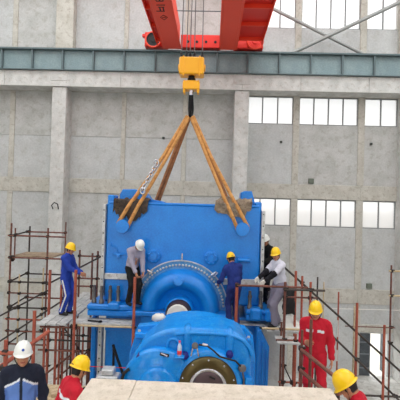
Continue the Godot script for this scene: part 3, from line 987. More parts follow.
func slings() -> void:
	var hk := Vector3(-0.66, 10.44, -11.6)
	# [label, trunnion, edge y, z front or back]
	for s in [["orange round sling looped over the trunnion beside the silver chain", Vector3(-2.204, 7.416, -10.49), M.sling, -1.0],
			["orange round sling looped over the trunnion beside the tan rag", Vector3(0.782, 7.43, -10.49), M.sling, 1.0]]:
		var t: Vector3 = s[1]
		var o := thing("lifting_sling", s[0], "sling", Vector3.ZERO, "lifting slings")
		for e in [-1.0, 1.0]:
			var mb := MB.new()
			var low := t + Vector3(e * 0.14, 0.05, 0)
			var edge := Vector3(lerpf(low.x, hk.x, 0.19) , 8.07, -10.55)
			var p := [hk + Vector3(e * 0.035 + s[3] * 0.05, 0.0, 0.06), Vector3(lerpf(low.x, hk.x, 0.225), 8.12, -10.60).lerp(hk, 0.5), Vector3(lerpf(low.x, hk.x, 0.225), 8.12, -10.60), Vector3(lerpf(low.x, hk.x, 0.20), 8.05, -10.54), Vector3(lerpf(low.x, hk.x, 0.16), 7.94, -10.50), low]
			mb.tube(p, 0.052, 8, 0.75)
			part("strand", mb, s[2], o)
		var lp := MB.new()
		var q := []
		for i in 9:
			var a := PI + PI * i / 8.0
			q.append(t + Vector3(cos(a) * 0.14, 0.05 + sin(a) * 0.15, 0))
		lp.tube(q, 0.045, 8)
		part("loop", lp, s[2], o)
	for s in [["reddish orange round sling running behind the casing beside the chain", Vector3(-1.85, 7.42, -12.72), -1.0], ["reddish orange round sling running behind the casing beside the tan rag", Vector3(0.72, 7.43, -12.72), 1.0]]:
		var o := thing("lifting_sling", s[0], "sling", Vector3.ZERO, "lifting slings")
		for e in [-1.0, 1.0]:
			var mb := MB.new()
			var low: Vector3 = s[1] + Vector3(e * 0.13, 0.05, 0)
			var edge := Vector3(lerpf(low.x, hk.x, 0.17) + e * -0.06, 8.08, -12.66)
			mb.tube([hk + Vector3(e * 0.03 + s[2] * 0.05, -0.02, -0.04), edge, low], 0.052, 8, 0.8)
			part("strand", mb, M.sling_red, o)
	# chain hoist clipped to the sling
	var ch := thing("chain_shackle", "silver chain with shackles hanging along the orange sling", "chain")
	var a := Vector3(-1.47, 8.98, -10.72)
	var b := Vector3(-1.75, 8.36, -10.56)
	for i in 9:
		var mb := MB.new()
		var c := a.lerp(b, i / 8.0)
		var d := (b - a).normalized()
		var u := d.cross(Vector3.BACK).normalized() if i % 2 else d.cross(d.cross(Vector3.BACK)).normalized()
		var p := []
		for k in 13:
			var t := TAU * k / 12
			p.append(c + d * cos(t) * 0.062 + u * sin(t) * 0.04)
		mb.tube(p, 0.016, 6)
		part("link", mb, M.chrome, ch)
	for q in [[a + Vector3(0.02, 0.06, 0), 0.09], [b + Vector3(0.0, -0.04, 0), 0.08]]:
		var mb := MB.new()
		var p := []
		for k in 13:
			var t := TAU * k / 12
			p.append(q[0] + Vector3(cos(t) * q[1] * 0.7, sin(t) * q[1], 0.02))
		mb.tube(p, 0.024, 6)
		part("shackle", mb, M.chrome, ch)
	# padding rags over the casing edge
	for r in [["dark oily rag padding the casing edge under the sling with chain", -2.46, -1.58, 0.50, M.rag_dark, 3], ["tan crumpled rag padding the casing edge under the sling", 0.10, 1.02, 0.32, M.rag_tan, 9]]:
		var mb := MB.new()
		var rows := []
		var ns := FastNoiseLite.new(); ns.seed = r[5]; ns.frequency = 2.2
		for j in 15:
			var row := []
			for i in 19:
				var x: float = lerpf(r[1], r[2], i / 18.0)
				var u := absf(i / 9.0 - 1.0)
				var drop: float = r[3] * (1.0 - 0.55 * u * u + ns.get_noise_1d(i * 0.35 + r[5]) * 0.4)
				var t := j / 14.0
				var p := Vector3(x, 8.03, -10.95)
				var bump := ns.get_noise_3d(x * 2.0, t * 1.6, r[5]) * 0.10 + 0.06
				if t < 0.45:
					p = Vector3(x, 8.035 + bump * (0.9 + 1.1 * sin(t / 0.45 * PI)) * (1.2 if r[5] == 9 else 0.6), lerpf(-11.0, -10.56, t / 0.45))
				else:
					var q := (t - 0.45) / 0.55
					p = Vector3(x + (0.03 * (1.0 if u < 0.5 else -1.0)) * q, 8.05 + bump * (1.0 - q) - drop * q, -10.555 + bump * 0.7 * (1.0 - 0.3 * q))
				row.append(p)
			rows.append(row)
		mb.sheet(rows)
		solo("rag", mb, r[4], r[0], "rag", "rags under the slings")


# ---------------------------------------------------------------- the machine
func casing() -> void:
	var c := thing("turbine_casing", "big blue cast upper turbine casing hanging from four slings", "machine casing")
	var mb := MB.new()
	mb.span(Vector3(-2.66, 5.5, -12.6), Vector3(1.26, 8.0, -10.6), 0.04)
	var body := part("shell", mb, M.blue, c)
	# raised rim round the front plate and rolled top edge
	mb = MB.new()
	mb.tube([Vector3(-2.6, 8.0, -10.62), Vector3(1.2, 8.0, -10.62)], 0.035, 8)
	part("top_edge", mb, M.blue, body)
	mb = MB.new()
	mb.prism(PackedVector2Array([Vector2(-2.42, 7.98), Vector2(-2.42, 8.22), Vector2(-2.34, 8.36), Vector2(-2.02, 8.37), Vector2(-1.76, 8.30), Vector2(-1.62, 8.12), Vector2(-1.25, 8.06), Vector2(-1.25, 7.98)]), -10.95, -11.5, 0.02)
	part("lifting_lug", mb, M.blue, c)
	mb = MB.new()
	mb.prism(PackedVector2Array([Vector2(0.72, 7.98), Vector2(0.76, 8.36), Vector2(0.84, 8.40), Vector2(1.04, 8.40), Vector2(1.10, 8.20), Vector2(1.14, 7.98)]), -10.95, -11.5, 0.02)
	part("lifting_lug", mb, M.blue, c)
	slab("corner_block", Vector3(-2.68, 7.9, -11.2), Vector3(-2.5, 8.2, -10.75), M.blue, c, 0.03)
	slab("corner_block", Vector3(1.1, 7.9, -11.2), Vector3(1.28, 8.12, -10.75), M.blue, c, 0.03)
	# bare machined edge strips with holes
	for s in [[-2.745, -2.665, 5.62, 7.96], [1.262, 1.345, 5.62, 7.90]]:
		mb = MB.new()
		mb.span(Vector3(s[0], s[2], -10.75), Vector3(s[1], s[3], -10.52), 0.008)
		var e := part("edge_flange", mb, M.bare, c)
		var hl := MB.new()
		for i in 8:
			hl.lathe([Vector2(0.016, 0.0), Vector2(0.016, 0.006), Vector2(0.0, 0.006)], axis_xf(Vector3((s[0] + s[1]) * 0.5, s[2] + 0.16 + i * 0.29, -10.52), Vector3.BACK), 8)
		part("bolt_holes", hl, M.black, e)
	for s in [[-2.66, -1.93, 6.14], [0.34, 1.26, 6.10]]:
		mb = MB.new()
		mb.span(Vector3(s[0], s[2] - 0.075, -10.62), Vector3(s[1], s[2] + 0.075, -10.55), 0.01)
		part("machined_bar", mb, M.bare, c)
	# trunnions
	for p in [Vector2(-2.204, 7.416), Vector2(0.782, 7.43)]:
		mb = MB.new()
		mb.lathe([Vector2(0.12, 0.0), Vector2(0.12, 0.2), Vector2(0.165, 0.2), Vector2(0.172, 0.215), Vector2(0.165, 0.25), Vector2(0.0, 0.255)], axis_xf(Vector3(p.x, p.y, -10.62), Vector3.BACK), 28)
		part("trunnion", mb, M.blue, c)
		mb = MB.new()
		mb.lathe([Vector2(0.12, 0.0), Vector2(0.12, 0.2), Vector2(0.165, 0.2), Vector2(0.165, 0.25), Vector2(0.0, 0.255)], axis_xf(Vector3(p.x, p.y, -12.58), Vector3.FORWARD), 20)
		part("trunnion", mb, M.blue, c)
	# bolted round covers
	for p in [[-1.418, 6.68, 0.175], [0.023, 6.677, 0.175]]:
		mb = MB.new()
		mb.lathe([Vector2(p[2], 0.0), Vector2(p[2], 0.06), Vector2(p[2] - 0.012, 0.07), Vector2(0.09, 0.07), Vector2(0.085, 0.09), Vector2(0.0, 0.09)], axis_xf(Vector3(p[0], p[1], -10.6), Vector3.BACK), 28)
		var cv := part("inspection_cover", mb, M.blue, c)
		mb = MB.new()
		bolts(mb, Vector3(p[0], p[1], -10.53), 0.135, 8, 0.026)
		part("bolts", mb, M.blue, cv)
	# little pipe, name bar, pin
	mb = MB.new()
	mb.tube([Vector3(-2.52, 6.98, -10.57), Vector3(-2.50, 6.90, -10.56), Vector3(-2.36, 6.87, -10.56), Vector3(-2.33, 6.68, -10.56)], 0.014, 6)
	mb.tube([Vector3(-2.46, 6.70, -10.55), Vector3(-2.16, 6.70, -10.55)], 0.022, 6)
	mb.box(Vector3(-2.31, 6.66, -10.55), Vector3(0.09, 0.07, 0.06), 0.01)
	part("drain_pipe", mb, M.blue, c)
	mb = MB.new()
	mb.lathe([Vector2(0.0, 0.0), Vector2(0.045, 0.0), Vector2(0.05, 0.01), Vector2(0.05, 0.29), Vector2(0.045, 0.3), Vector2(0.0, 0.3)], axis_xf(Vector3(0.70, 6.655, -10.54), Vector3.RIGHT), 14)
	part("name_bar", mb, M.blue, c)
	# end cover: flange, bolt circle, swollen ring, hub
	var ax := axis_xf(Vector3(-0.722, 5.395, -10.6), Vector3.BACK)
	mb = MB.new()
	mb.lathe([Vector2(1.21, 0.0), Vector2(1.21, 0.07), Vector2(1.185, 0.07), Vector2(1.185, 0.0)], ax, 72, PI, TAU)
	part("seal_strip", mb, M.bare, c)
	mb = MB.new()
	mb.lathe([Vector2(1.185, 0.0), Vector2(1.185, 0.045), Vector2(1.0, 0.05)], ax, 72, PI, TAU)
	part("cover_rim", mb, M.flange_dust, c)
	mb = MB.new()
	mb.lathe([Vector2(1.0, 0.0), Vector2(1.0, 0.05), Vector2(0.985, 0.14), Vector2(0.95, 0.26), Vector2(0.88, 0.36), Vector2(0.78, 0.42), Vector2(0.68, 0.42), Vector2(0.60, 0.36), Vector2(0.54, 0.26), Vector2(0.50, 0.20), Vector2(0.36, 0.17), Vector2(0.34, 0.40), Vector2(0.31, 0.42), Vector2(0.30, 0.10), Vector2(0.0, 0.1)], ax, 72, PI, TAU)
	var cov := part("end_cover", mb, M.blue, c)
	mb = MB.new()
	bolts(mb, Vector3(-0.722, 5.395, -10.555), 1.09, 40, 0.03, 0.05, PI - 0.05)
	part("bolts", mb, M.bare, cov)
	mb = MB.new()
	mb.lathe([Vector2(0.13, 0.0), Vector2(0.13, 0.04), Vector2(0.12, 0.05), Vector2(0.0, 0.05)], axis_xf(Vector3(-0.755, 6.14, -10.20), Vector3(0, 0.55, 1)), 24)
	bolts(mb, Vector3(-0.755, 6.14, -10.14), 0.1, 7, 0.014)
	part("inspection_cover", mb, M.blue, cov)
	mb = MB.new()
	mb.box(Vector3(-0.70, 6.70, -10.53), Vector3(0.035, 0.16, 0.05), 0.006)
	part("pin", mb, M.chrome, cov)
	mb = MB.new()
	mb.box(Vector3(-1.50, 6.30, -10.50), Vector3(0.16, 0.045, 0.05), 0.008, Basis(Vector3.BACK, -0.5))
	mb.box(Vector3(-1.47, 6.28, -10.50), Vector3(0.04, 0.16, 0.04), 0.008, Basis(Vector3.BACK, -0.6))
	part("gauge_clamp", mb, M.chrome, cov)
	mb = MB.new()
	mb.box(Vector3(0.10, 6.30, -10.50), Vector3(0.16, 0.045, 0.05), 0.008, Basis(Vector3.BACK, 0.6))
	mb.box(Vector3(0.15, 6.27, -10.50), Vector3(0.04, 0.16, 0.04), 0.008, Basis(Vector3.BACK, -0.7))
	part("gauge_clamp", mb, M.chrome, cov)
	# white shaft end with dark rim
	mb = MB.new()
	mb.lathe([Vector2(0.30, 0.2), Vector2(0.30, 0.70), Vector2(0.285, 0.72), Vector2(0.255, 0.72)], ax, 36)
	part("shaft_collar", mb, M.shaft, c)
	mb = MB.new()
	mb.lathe([Vector2(0.262, 0.3), Vector2(0.262, 0.72), Vector2(0.24, 0.76), Vector2(0.0, 0.78)], ax, 36)
	part("shaft_cap", mb, M.white_cloth, c)
	# joint flange with studs
	for s in [[-2.98, -1.84, 5.22, 5.50], [0.90, 1.62, 5.24, 5.50]]:
		mb = MB.new()
		mb.span(Vector3(s[0], s[2] + 0.15, -12.0), Vector3(s[1], s[3], -10.22), 0.03)
		mb.span(Vector3(s[0] + 0.01, s[2], -12.0), Vector3(s[1], s[2] + 0.14, -10.24), 0.02)
		part("joint_flange", mb, M.blue, c)
	slab("joint_boss", Vector3(-2.45, 5.40, -10.5), Vector3(-2.18, 5.56, -10.14), M.blue, c, 0.03)
	slab("joint_boss", Vector3(1.0, 5.26, -10.4), Vector3(1.28, 5.56, -10.10), M.blue, c, 0.05)
	slab("joint_boss", Vector3(1.36, 5.24, -10.4), Vector3(1.66, 5.54, -10.10), M.blue, c, 0.05)
	for p in [[-2.86, -10.42], [-2.66, -10.36], [-2.46, -10.42], [-2.26, -10.42], [1.0, -10.36], [1.27, -10.40], [1.48, -10.36]]:
		mb = MB.new()
		mb.lathe([Vector2(0.062, 5.48), Vector2(0.062, 5.58), Vector2(0.05, 5.59), Vector2(0.042, 5.60), Vector2(0.042, 5.76), Vector2(0.054, 5.765), Vector2(0.054, 5.82), Vector2(0.038, 5.83), Vector2(0.038, 5.93), Vector2(0.0, 5.94)], Transform3D(Basis(), Vector3(p[0], 0, p[1])), 12)
		part("stud", mb, M.stud, c)
	mb = MB.new()
	mb.span(Vector3(-1.98, 5.27, -10.6), Vector3(0.5, 5.38, -10.15), 0.02)
	part("cover_flange", mb, M.blue, c)

	# lower half on its foundation
	var l := thing("lower_casing", "blue lower turbine casing half standing under the hanging casing", "machine casing")
	mb = MB.new()
	mb.span(Vector3(-2.6, 2.6, -12.5), Vector3(1.22, 5.2, -10.62), 0.03)
	part("shell", mb, M.blue, l)
	mb = MB.new()
	mb.span(Vector3(-2.76, 2.9, -10.72), Vector3(-2.66, 5.02, -10.5), 0.008)
	var st := part("edge_flange", mb, M.bare, l)
	mb = MB.new()
	for i in 6:
		mb.lathe([Vector2(0.018, 0.0), Vector2(0.018, 0.006), Vector2(0.0, 0.006)], axis_xf(Vector3(-2.71, 3.1 + i * 0.33, -10.5), Vector3.BACK), 8)
	part("bolt_holes", mb, M.black, st)
	mb = MB.new()
	mb.span(Vector3(-2.96, 2.9, -10.9), Vector3(-2.84, 5.1, -10.6), 0.02)
	part("side_rib", mb, M.blue, l)
	mb = MB.new()
	mb.span(Vector3(-2.6, 4.78, -10.64), Vector3(-1.7, 4.86, -10.56), 0.01)
	part("cross_rib", mb, M.blue, l)
	# stepped bracket on the other side
	mb = MB.new()
	mb.prism(PackedVector2Array([Vector2(1.16, 5.08), Vector2(1.26, 5.08), Vector2(1.46, 4.70), Vector2(1.44, 3.45), Vector2(1.16, 3.45)]), -10.0, -10.6, 0.015)
	var br := part("bracket", mb, M.blue, l)
	for x in [1.20, 1.30, 1.40]:
		mb = MB.new()
		mb.span(Vector3(x - 0.015, 3.5, -10.02), Vector3(x + 0.015, 4.9 - max(0.0, x - 1.25) * 1.8, -9.94), 0.004)
		part("bracket_rib", mb, M.blue, br)
	mb = MB.new()
	mb.lathe([Vector2(0.95, 0.0), Vector2(0.95, 0.30), Vector2(0.85, 0.36), Vector2(0.0, 0.36)], axis_xf(Vector3(-0.722, 5.28, -10.62), Vector3.BACK), 48, 0.05, PI - 0.05)
	part("end_cover", mb, M.blue, l)
	mb = MB.new()
	mb.span(Vector3(-2.4, FLOOR, -13.2), Vector3(1.92, 2.6, -10.9), 0.03)
	mb.span(Vector3(1.3, FLOOR, -13.0), Vector3(1.93, 5.0, -11.0), 0.03)
	solo("machine_foundation", mb, M.column, "pale concrete foundation block under the blue lower casing", "foundation", "", "structure")

func gearbox() -> void:
	var g := thing("gearbox", "glossy blue arched gearbox housing with one brass ringed shaft end", "gearbox", Vector3.ZERO)
	var zf := -6.82
	var mb := MB.new()
	var out := PackedVector2Array([Vector2(-1.28, 4.5), Vector2(-1.31, 5.05), Vector2(-1.29, 5.25), Vector2(-1.25, 5.43), Vector2(-1.18, 5.58), Vector2(-1.09, 5.70), Vector2(-0.98, 5.79), Vector2(-0.86, 5.86), Vector2(-0.72, 5.92), Vector2(-0.58, 5.95), Vector2(-0.40, 5.97), Vector2(0.0, 5.975), Vector2(0.28, 5.965), Vector2(0.44, 5.93), Vector2(0.56, 5.87), Vector2(0.65, 5.77), Vector2(0.70, 5.64), Vector2(0.72, 5.45), Vector2(0.73, 4.5)])
	mb.prism(out, zf - 0.10, -7.75, 0.075, Transform3D(), 5)
	part("front_housing", mb, M.blue_gear, g)
	# raised arch rim on the front
	mb = MB.new()
	var rim := []
	for i in range(2, 10):
		rim.append(Vector3(out[i].x * 0.985 + 0.045, out[i].y - 0.075, zf - 0.105))
	mb.tube(rim, 0.035, 8)
	part("arch_rim", mb, M.blue_gear, g)
	# rear dome
	mb = MB.new()
	var dome := PackedVector2Array([Vector2(-1.16, 4.6), Vector2(-1.14, 5.46)])
	for i in 19:
		var a := PI - PI * i / 18.0
		dome.append(Vector2(-0.24 + cos(a) * 0.82 * (1.0 if cos(a) > 0 else 1.06), 5.46 + pow(sin(a), 0.8) * 0.45))
	dome.append(Vector2(0.60, 4.6))
	mb.prism(dome, -7.5, -8.45, 0.13, Transform3D(), 6)
	part("rear_dome", mb, M.blue_gear, g)
	mb = MB.new()
	mb.prism(PackedVector2Array([Vector2(-1.42, 4.5), Vector2(-1.40, 5.30), Vector2(-1.26, 5.80), Vector2(-0.8, 5.86), Vector2(0.3, 5.86), Vector2(0.66, 5.84), Vector2(0.80, 5.70), Vector2(0.86, 5.3), Vector2(0.86, 4.5)]), -7.55, -7.72, 0.02)
	part("split_flange", mb, M.blue_gear, g)
	# flat ears at the joint with bolts
	for s in [[-1.30, -0.86, 5.70, -7.95, -7.45], [0.42, 0.78, 5.66, -7.98, -7.45]]:
		mb = MB.new()
		mb.span(Vector3(s[0], s[2] - 0.10, s[3]), Vector3(s[1], s[2], s[4]), 0.015)
		var e := part("joint_ear", mb, M.blue_gear, g)
		mb = MB.new()
		for q in [[0.15, 0.3], [0.15, 0.8], [0.85, 0.3], [0.85, 0.8]]:
			mb.lathe([Vector2(0.028, 0.0), Vector2(0.028, 0.025), Vector2(0.02, 0.033), Vector2(0.0, 0.033)], Transform3D(Basis(), Vector3(lerpf(s[0], s[1], q[0]), s[2], lerpf(s[3], s[4], q[1]))), 6)
		part("bolts", mb, M.bare, e)
	# bosses down the front
	for s in [[-0.335, 5.62, 5.98, 0.07], [0.355, 5.60, 5.95, 0.075]]:
		mb = MB.new()
		mb.tube([Vector3(s[0], s[1] - 0.25, zf - 0.125), Vector3(s[0], s[2] - 0.10, zf - 0.125), Vector3(s[0], s[2] - 0.055, zf - 0.15), Vector3(s[0], s[2] - 0.05, zf - 0.24), Vector3(s[0], s[2] - 0.09, zf - 0.5)], s[3], 16)
		part("boss", mb, M.blue_gear, g)
	mb = MB.new()
	var ap := [Vector3(-0.66, 5.42, zf - 0.09)]
	for i in 9:
		var a := PI - PI * i / 8.0
		ap.append(Vector3(-0.565 + cos(a) * 0.095, 5.70 + sin(a) * 0.095, zf - 0.09))
	ap.append(Vector3(-0.47, 5.42, zf - 0.09))
	mb.tube(ap, 0.03, 8)
	part("arch_boss", mb, M.blue_gear, g)
	# pinion bearing cover
	var a1 := axis_xf(Vector3(-0.775, 5.05, zf - 0.10), Vector3.BACK)
	mb = MB.new()
	mb.lathe([Vector2(0.61, 0.0), Vector2(0.60, 0.11), Vector2(0.57, 0.14), Vector2(0.36, 0.14), Vector2(0.33, 0.15), Vector2(0.315, 0.20), Vector2(0.29, 0.22), Vector2(0.0, 0.22)], a1, 64)
	var pc := part("bearing_cover", mb, M.blue_gear, g)
	mb = MB.new()
	mb.box(Vector3(-0.69, 5.575, zf + 0.045), Vector3(0.15, 0.05, 0.012), 0.004, Basis(Vector3.BACK, -0.2))
	part("name_plate", mb, M.hook, pc)
	mb = MB.new()
	mb.tube([Vector3(-0.745, 5.60, zf + 0.05), Vector3(-0.64, 5.56, zf + 0.06)], 0.012, 6)
	part("plate_rivets", mb, M.chrome, pc)
	# output bearing: blue boss, brass ring, bright ring, dark shaft
	var a2 := axis_xf(Vector3(0.024, 5.115, zf - 0.10), Vector3.BACK)
	mb = MB.new()
	mb.lathe([Vector2(0.575, 0.0), Vector2(0.54, 0.12), Vector2(0.51, 0.15), Vector2(0.44, 0.15)], a2, 64)
	part("bearing_boss", mb, M.blue_gear, g)
	mb = MB.new()
	mb.lathe([Vector2(0.465, 0.1), Vector2(0.465, 0.20), Vector2(0.45, 0.215), Vector2(0.30, 0.215), Vector2(0.29, 0.20)], a2, 64)
	var ring := part("brass_ring", mb, M.brass, g)
	ring.set_meta("label", "dull brass ring round the shaft end")
	mb = MB.new()
	bolts(mb, Vector3(0.024, 5.115, zf + 0.112), 0.425, 10, 0.016)
	part("bolts", mb, M.chrome, ring)
	mb = MB.new()
	mb.lathe([Vector2(0.30, 0.18), Vector2(0.30, 0.24), Vector2(0.285, 0.25), Vector2(0.255, 0.25), Vector2(0.25, 0.2)], a2, 64)
	part("seal_ring", mb, M.chrome, g)
	mb = MB.new()
	mb.lathe([Vector2(0.255, 0.1), Vector2(0.255, 0.27), Vector2(0.235, 0.29), Vector2(0.0, 0.29)], a2, 48)
	var sf := part("shaft_end", mb, M.shaft, g)
	mb = MB.new()
	mb.box(Vector3(0.09, 5.30, zf + 0.195), Vector3(0.10, 0.03, 0.02), 0.006, Basis(Vector3.BACK, -0.4))
	part("keyway", mb, M.black, sf)
	# temperature probe on two legs, its cable and the sensor head
	mb = MB.new()
	mb.lathe([Vector2(0.0, -0.03), Vector2(0.045, -0.03), Vector2(0.052, -0.015), Vector2(0.052, 0.015), Vector2(0.045, 0.03), Vector2(0.0, 0.03)], axis_xf(Vector3(-0.20, 5.765, zf + 0.12), Vector3(0, 0.3, 1)), 18)
	var pr := part("probe", mb, M.stud, g)
	mb = MB.new()
	for s in [-1.0, 1.0]:
		mb.tube([Vector3(-0.20 + s * 0.035, 5.73, zf + 0.11), Vector3(-0.20 + s * 0.06, 5.58, zf + 0.06)], 0.014, 6)
	part("probe_legs", mb, M.chrome, pr)
	mb = MB.new()
	mb.tube([Vector3(-0.08, 5.79, zf + 0.12), Vector3(0.0, 5.775, zf + 0.12)], 0.022, 8)
	part("probe_plug", mb, M.bare, pr)
	mb = MB.new()
	mb.tube([Vector3(-0.14, 5.785, zf + 0.12), Vector3(0.0, 5.77, zf + 0.13), Vector3(0.10, 5.70, zf + 0.14), Vector3(0.20, 5.61, zf + 0.13), Vector3(0.34, 5.57, zf + 0.11), Vector3(0.45, 5.54, zf + 0.10), Vector3(0.54, 5.44, zf + 0.06)], 0.015, 8)
	part("cable", mb, M.black, g)
	mb = MB.new()
	mb.lathe([Vector2(0.0, -0.04), Vector2(0.05, -0.04), Vector2(0.06, -0.02), Vector2(0.06, 0.05), Vector2(0.04, 0.06), Vector2(0.0, 0.06)], axis_xf(Vector3(0.56, 5.40, zf + 0.02), Vector3(0.2, 0.3, 1)), 16)
	mb.tube([Vector3(0.57, 5.36, zf + 0.02), Vector3(0.60, 5.2, zf + 0.0), Vector3(0.60, 5.0, zf)], 0.014, 8)
	part("sensor_head", mb, M.stud, g)
	for p in [Vector3(-1.10, 5.50, zf - 0.02), Vector3(-0.36, 5.555, zf + 0.0), Vector3(0.36, 5.60, zf + 0.0)]:
		mb = MB.new()
		mb.lathe([Vector2(0.06, -0.1), Vector2(0.06, 0.03), Vector2(0.05, 0.045), Vector2(0.0, 0.05)], axis_xf(p, Vector3.BACK), 6)
		var pl := part("plug", mb, mat(Color(0.02, 0.07, 0.45), 0.5), g)
	mb = MB.new()
	mb.span(Vector3(0.40, 4.5, zf - 0.1), Vector3(0.52, 5.28, zf + 0.02), 0.01)
	mb.span(Vector3(0.62, 4.5, zf - 0.1), Vector3(0.74, 5.24, zf + 0.02), 0.01)
	part("foot_rib", mb, M.blue_gear, g)
	mb = MB.new()
	mb.tube([Vector3(-1.25, 5.33, zf + 0.05), Vector3(-1.33, 5.27, zf + 0.08), Vector3(-1.37, 5.12, zf + 0.08), Vector3(-1.36, 4.6, zf + 0.05)], 0.028, 8)
	part("hose", mb, M.black, g)

	# water bottle standing on the bearing boss ledge
	var b := thing("water_bottle", "small clear plastic water bottle with red label on the gearbox", "bottle", Vector3(-0.447, 5.585, zf + 0.09))
	var gl := mat(Color(0.85, 0.92, 0.97, 0.45), 0.08)
	gl.transparency = BaseMaterial3D.TRANSPARENCY_ALPHA
	mb = MB.new()
	mb.lathe([Vector2(0.0, 0.0), Vector2(0.030, 0.0), Vector2(0.035, 0.008), Vector2(0.035, 0.15), Vector2(0.030, 0.17), Vector2(0.016, 0.20), Vector2(0.014, 0.215)], Transform3D(), 20)
	part("bottle_body", mb, gl, b)
	mb = MB.new()
	mb.lathe([Vector2(0.0, 0.012), Vector2(0.031, 0.012), Vector2(0.031, 0.13), Vector2(0.0, 0.13)], Transform3D(), 16)
	part("water", mb, mat(Color(0.78, 0.86, 0.92), 0.1), b)
	mb = MB.new()
	mb.lathe([Vector2(0.0355, 0.025), Vector2(0.0365, 0.027), Vector2(0.0365, 0.085), Vector2(0.0355, 0.087)], Transform3D(), 20)
	part("paper_label", mb, mat(Color(0.85, 0.20, 0.22), 0.5), b)
	mb = MB.new()
	mb.lathe([Vector2(0.017, 0.212), Vector2(0.017, 0.236), Vector2(0.015, 0.24), Vector2(0.0, 0.24)], Transform3D(), 14)
	part("cap", mb, mat(Color(0.80, 0.25, 0.40), 0.4), b)
	mb = MB.new()
	mb.box(Vector3(-0.447, 5.572, zf + 0.05), Vector3(0.16, 0.026, 0.22), 0.008)
	part("ledge", mb, M.blue_gear, g)
	# crumpled white rag on the dome
	var ns := FastNoiseLite.new(); ns.seed = 4; ns.frequency = 9.0
	mb = MB.new()
	mb.ball(Vector3.ZERO, Vector3(0.13, 0.085, 0.11), Basis(), 24, 14)
	for i in mb.v.size():
		var d := mb.v[i].normalized()
		mb.v[i] *= 1.0 + ns.get_noise_3dv(d * 0.35) * 0.45
	var rg := solo("rag", mb, M.white_cloth, "crumpled white rag bundle lying on the blue gearbox", "rag")
	rg.position = Vector3(-0.955, 5.79, -8.15)

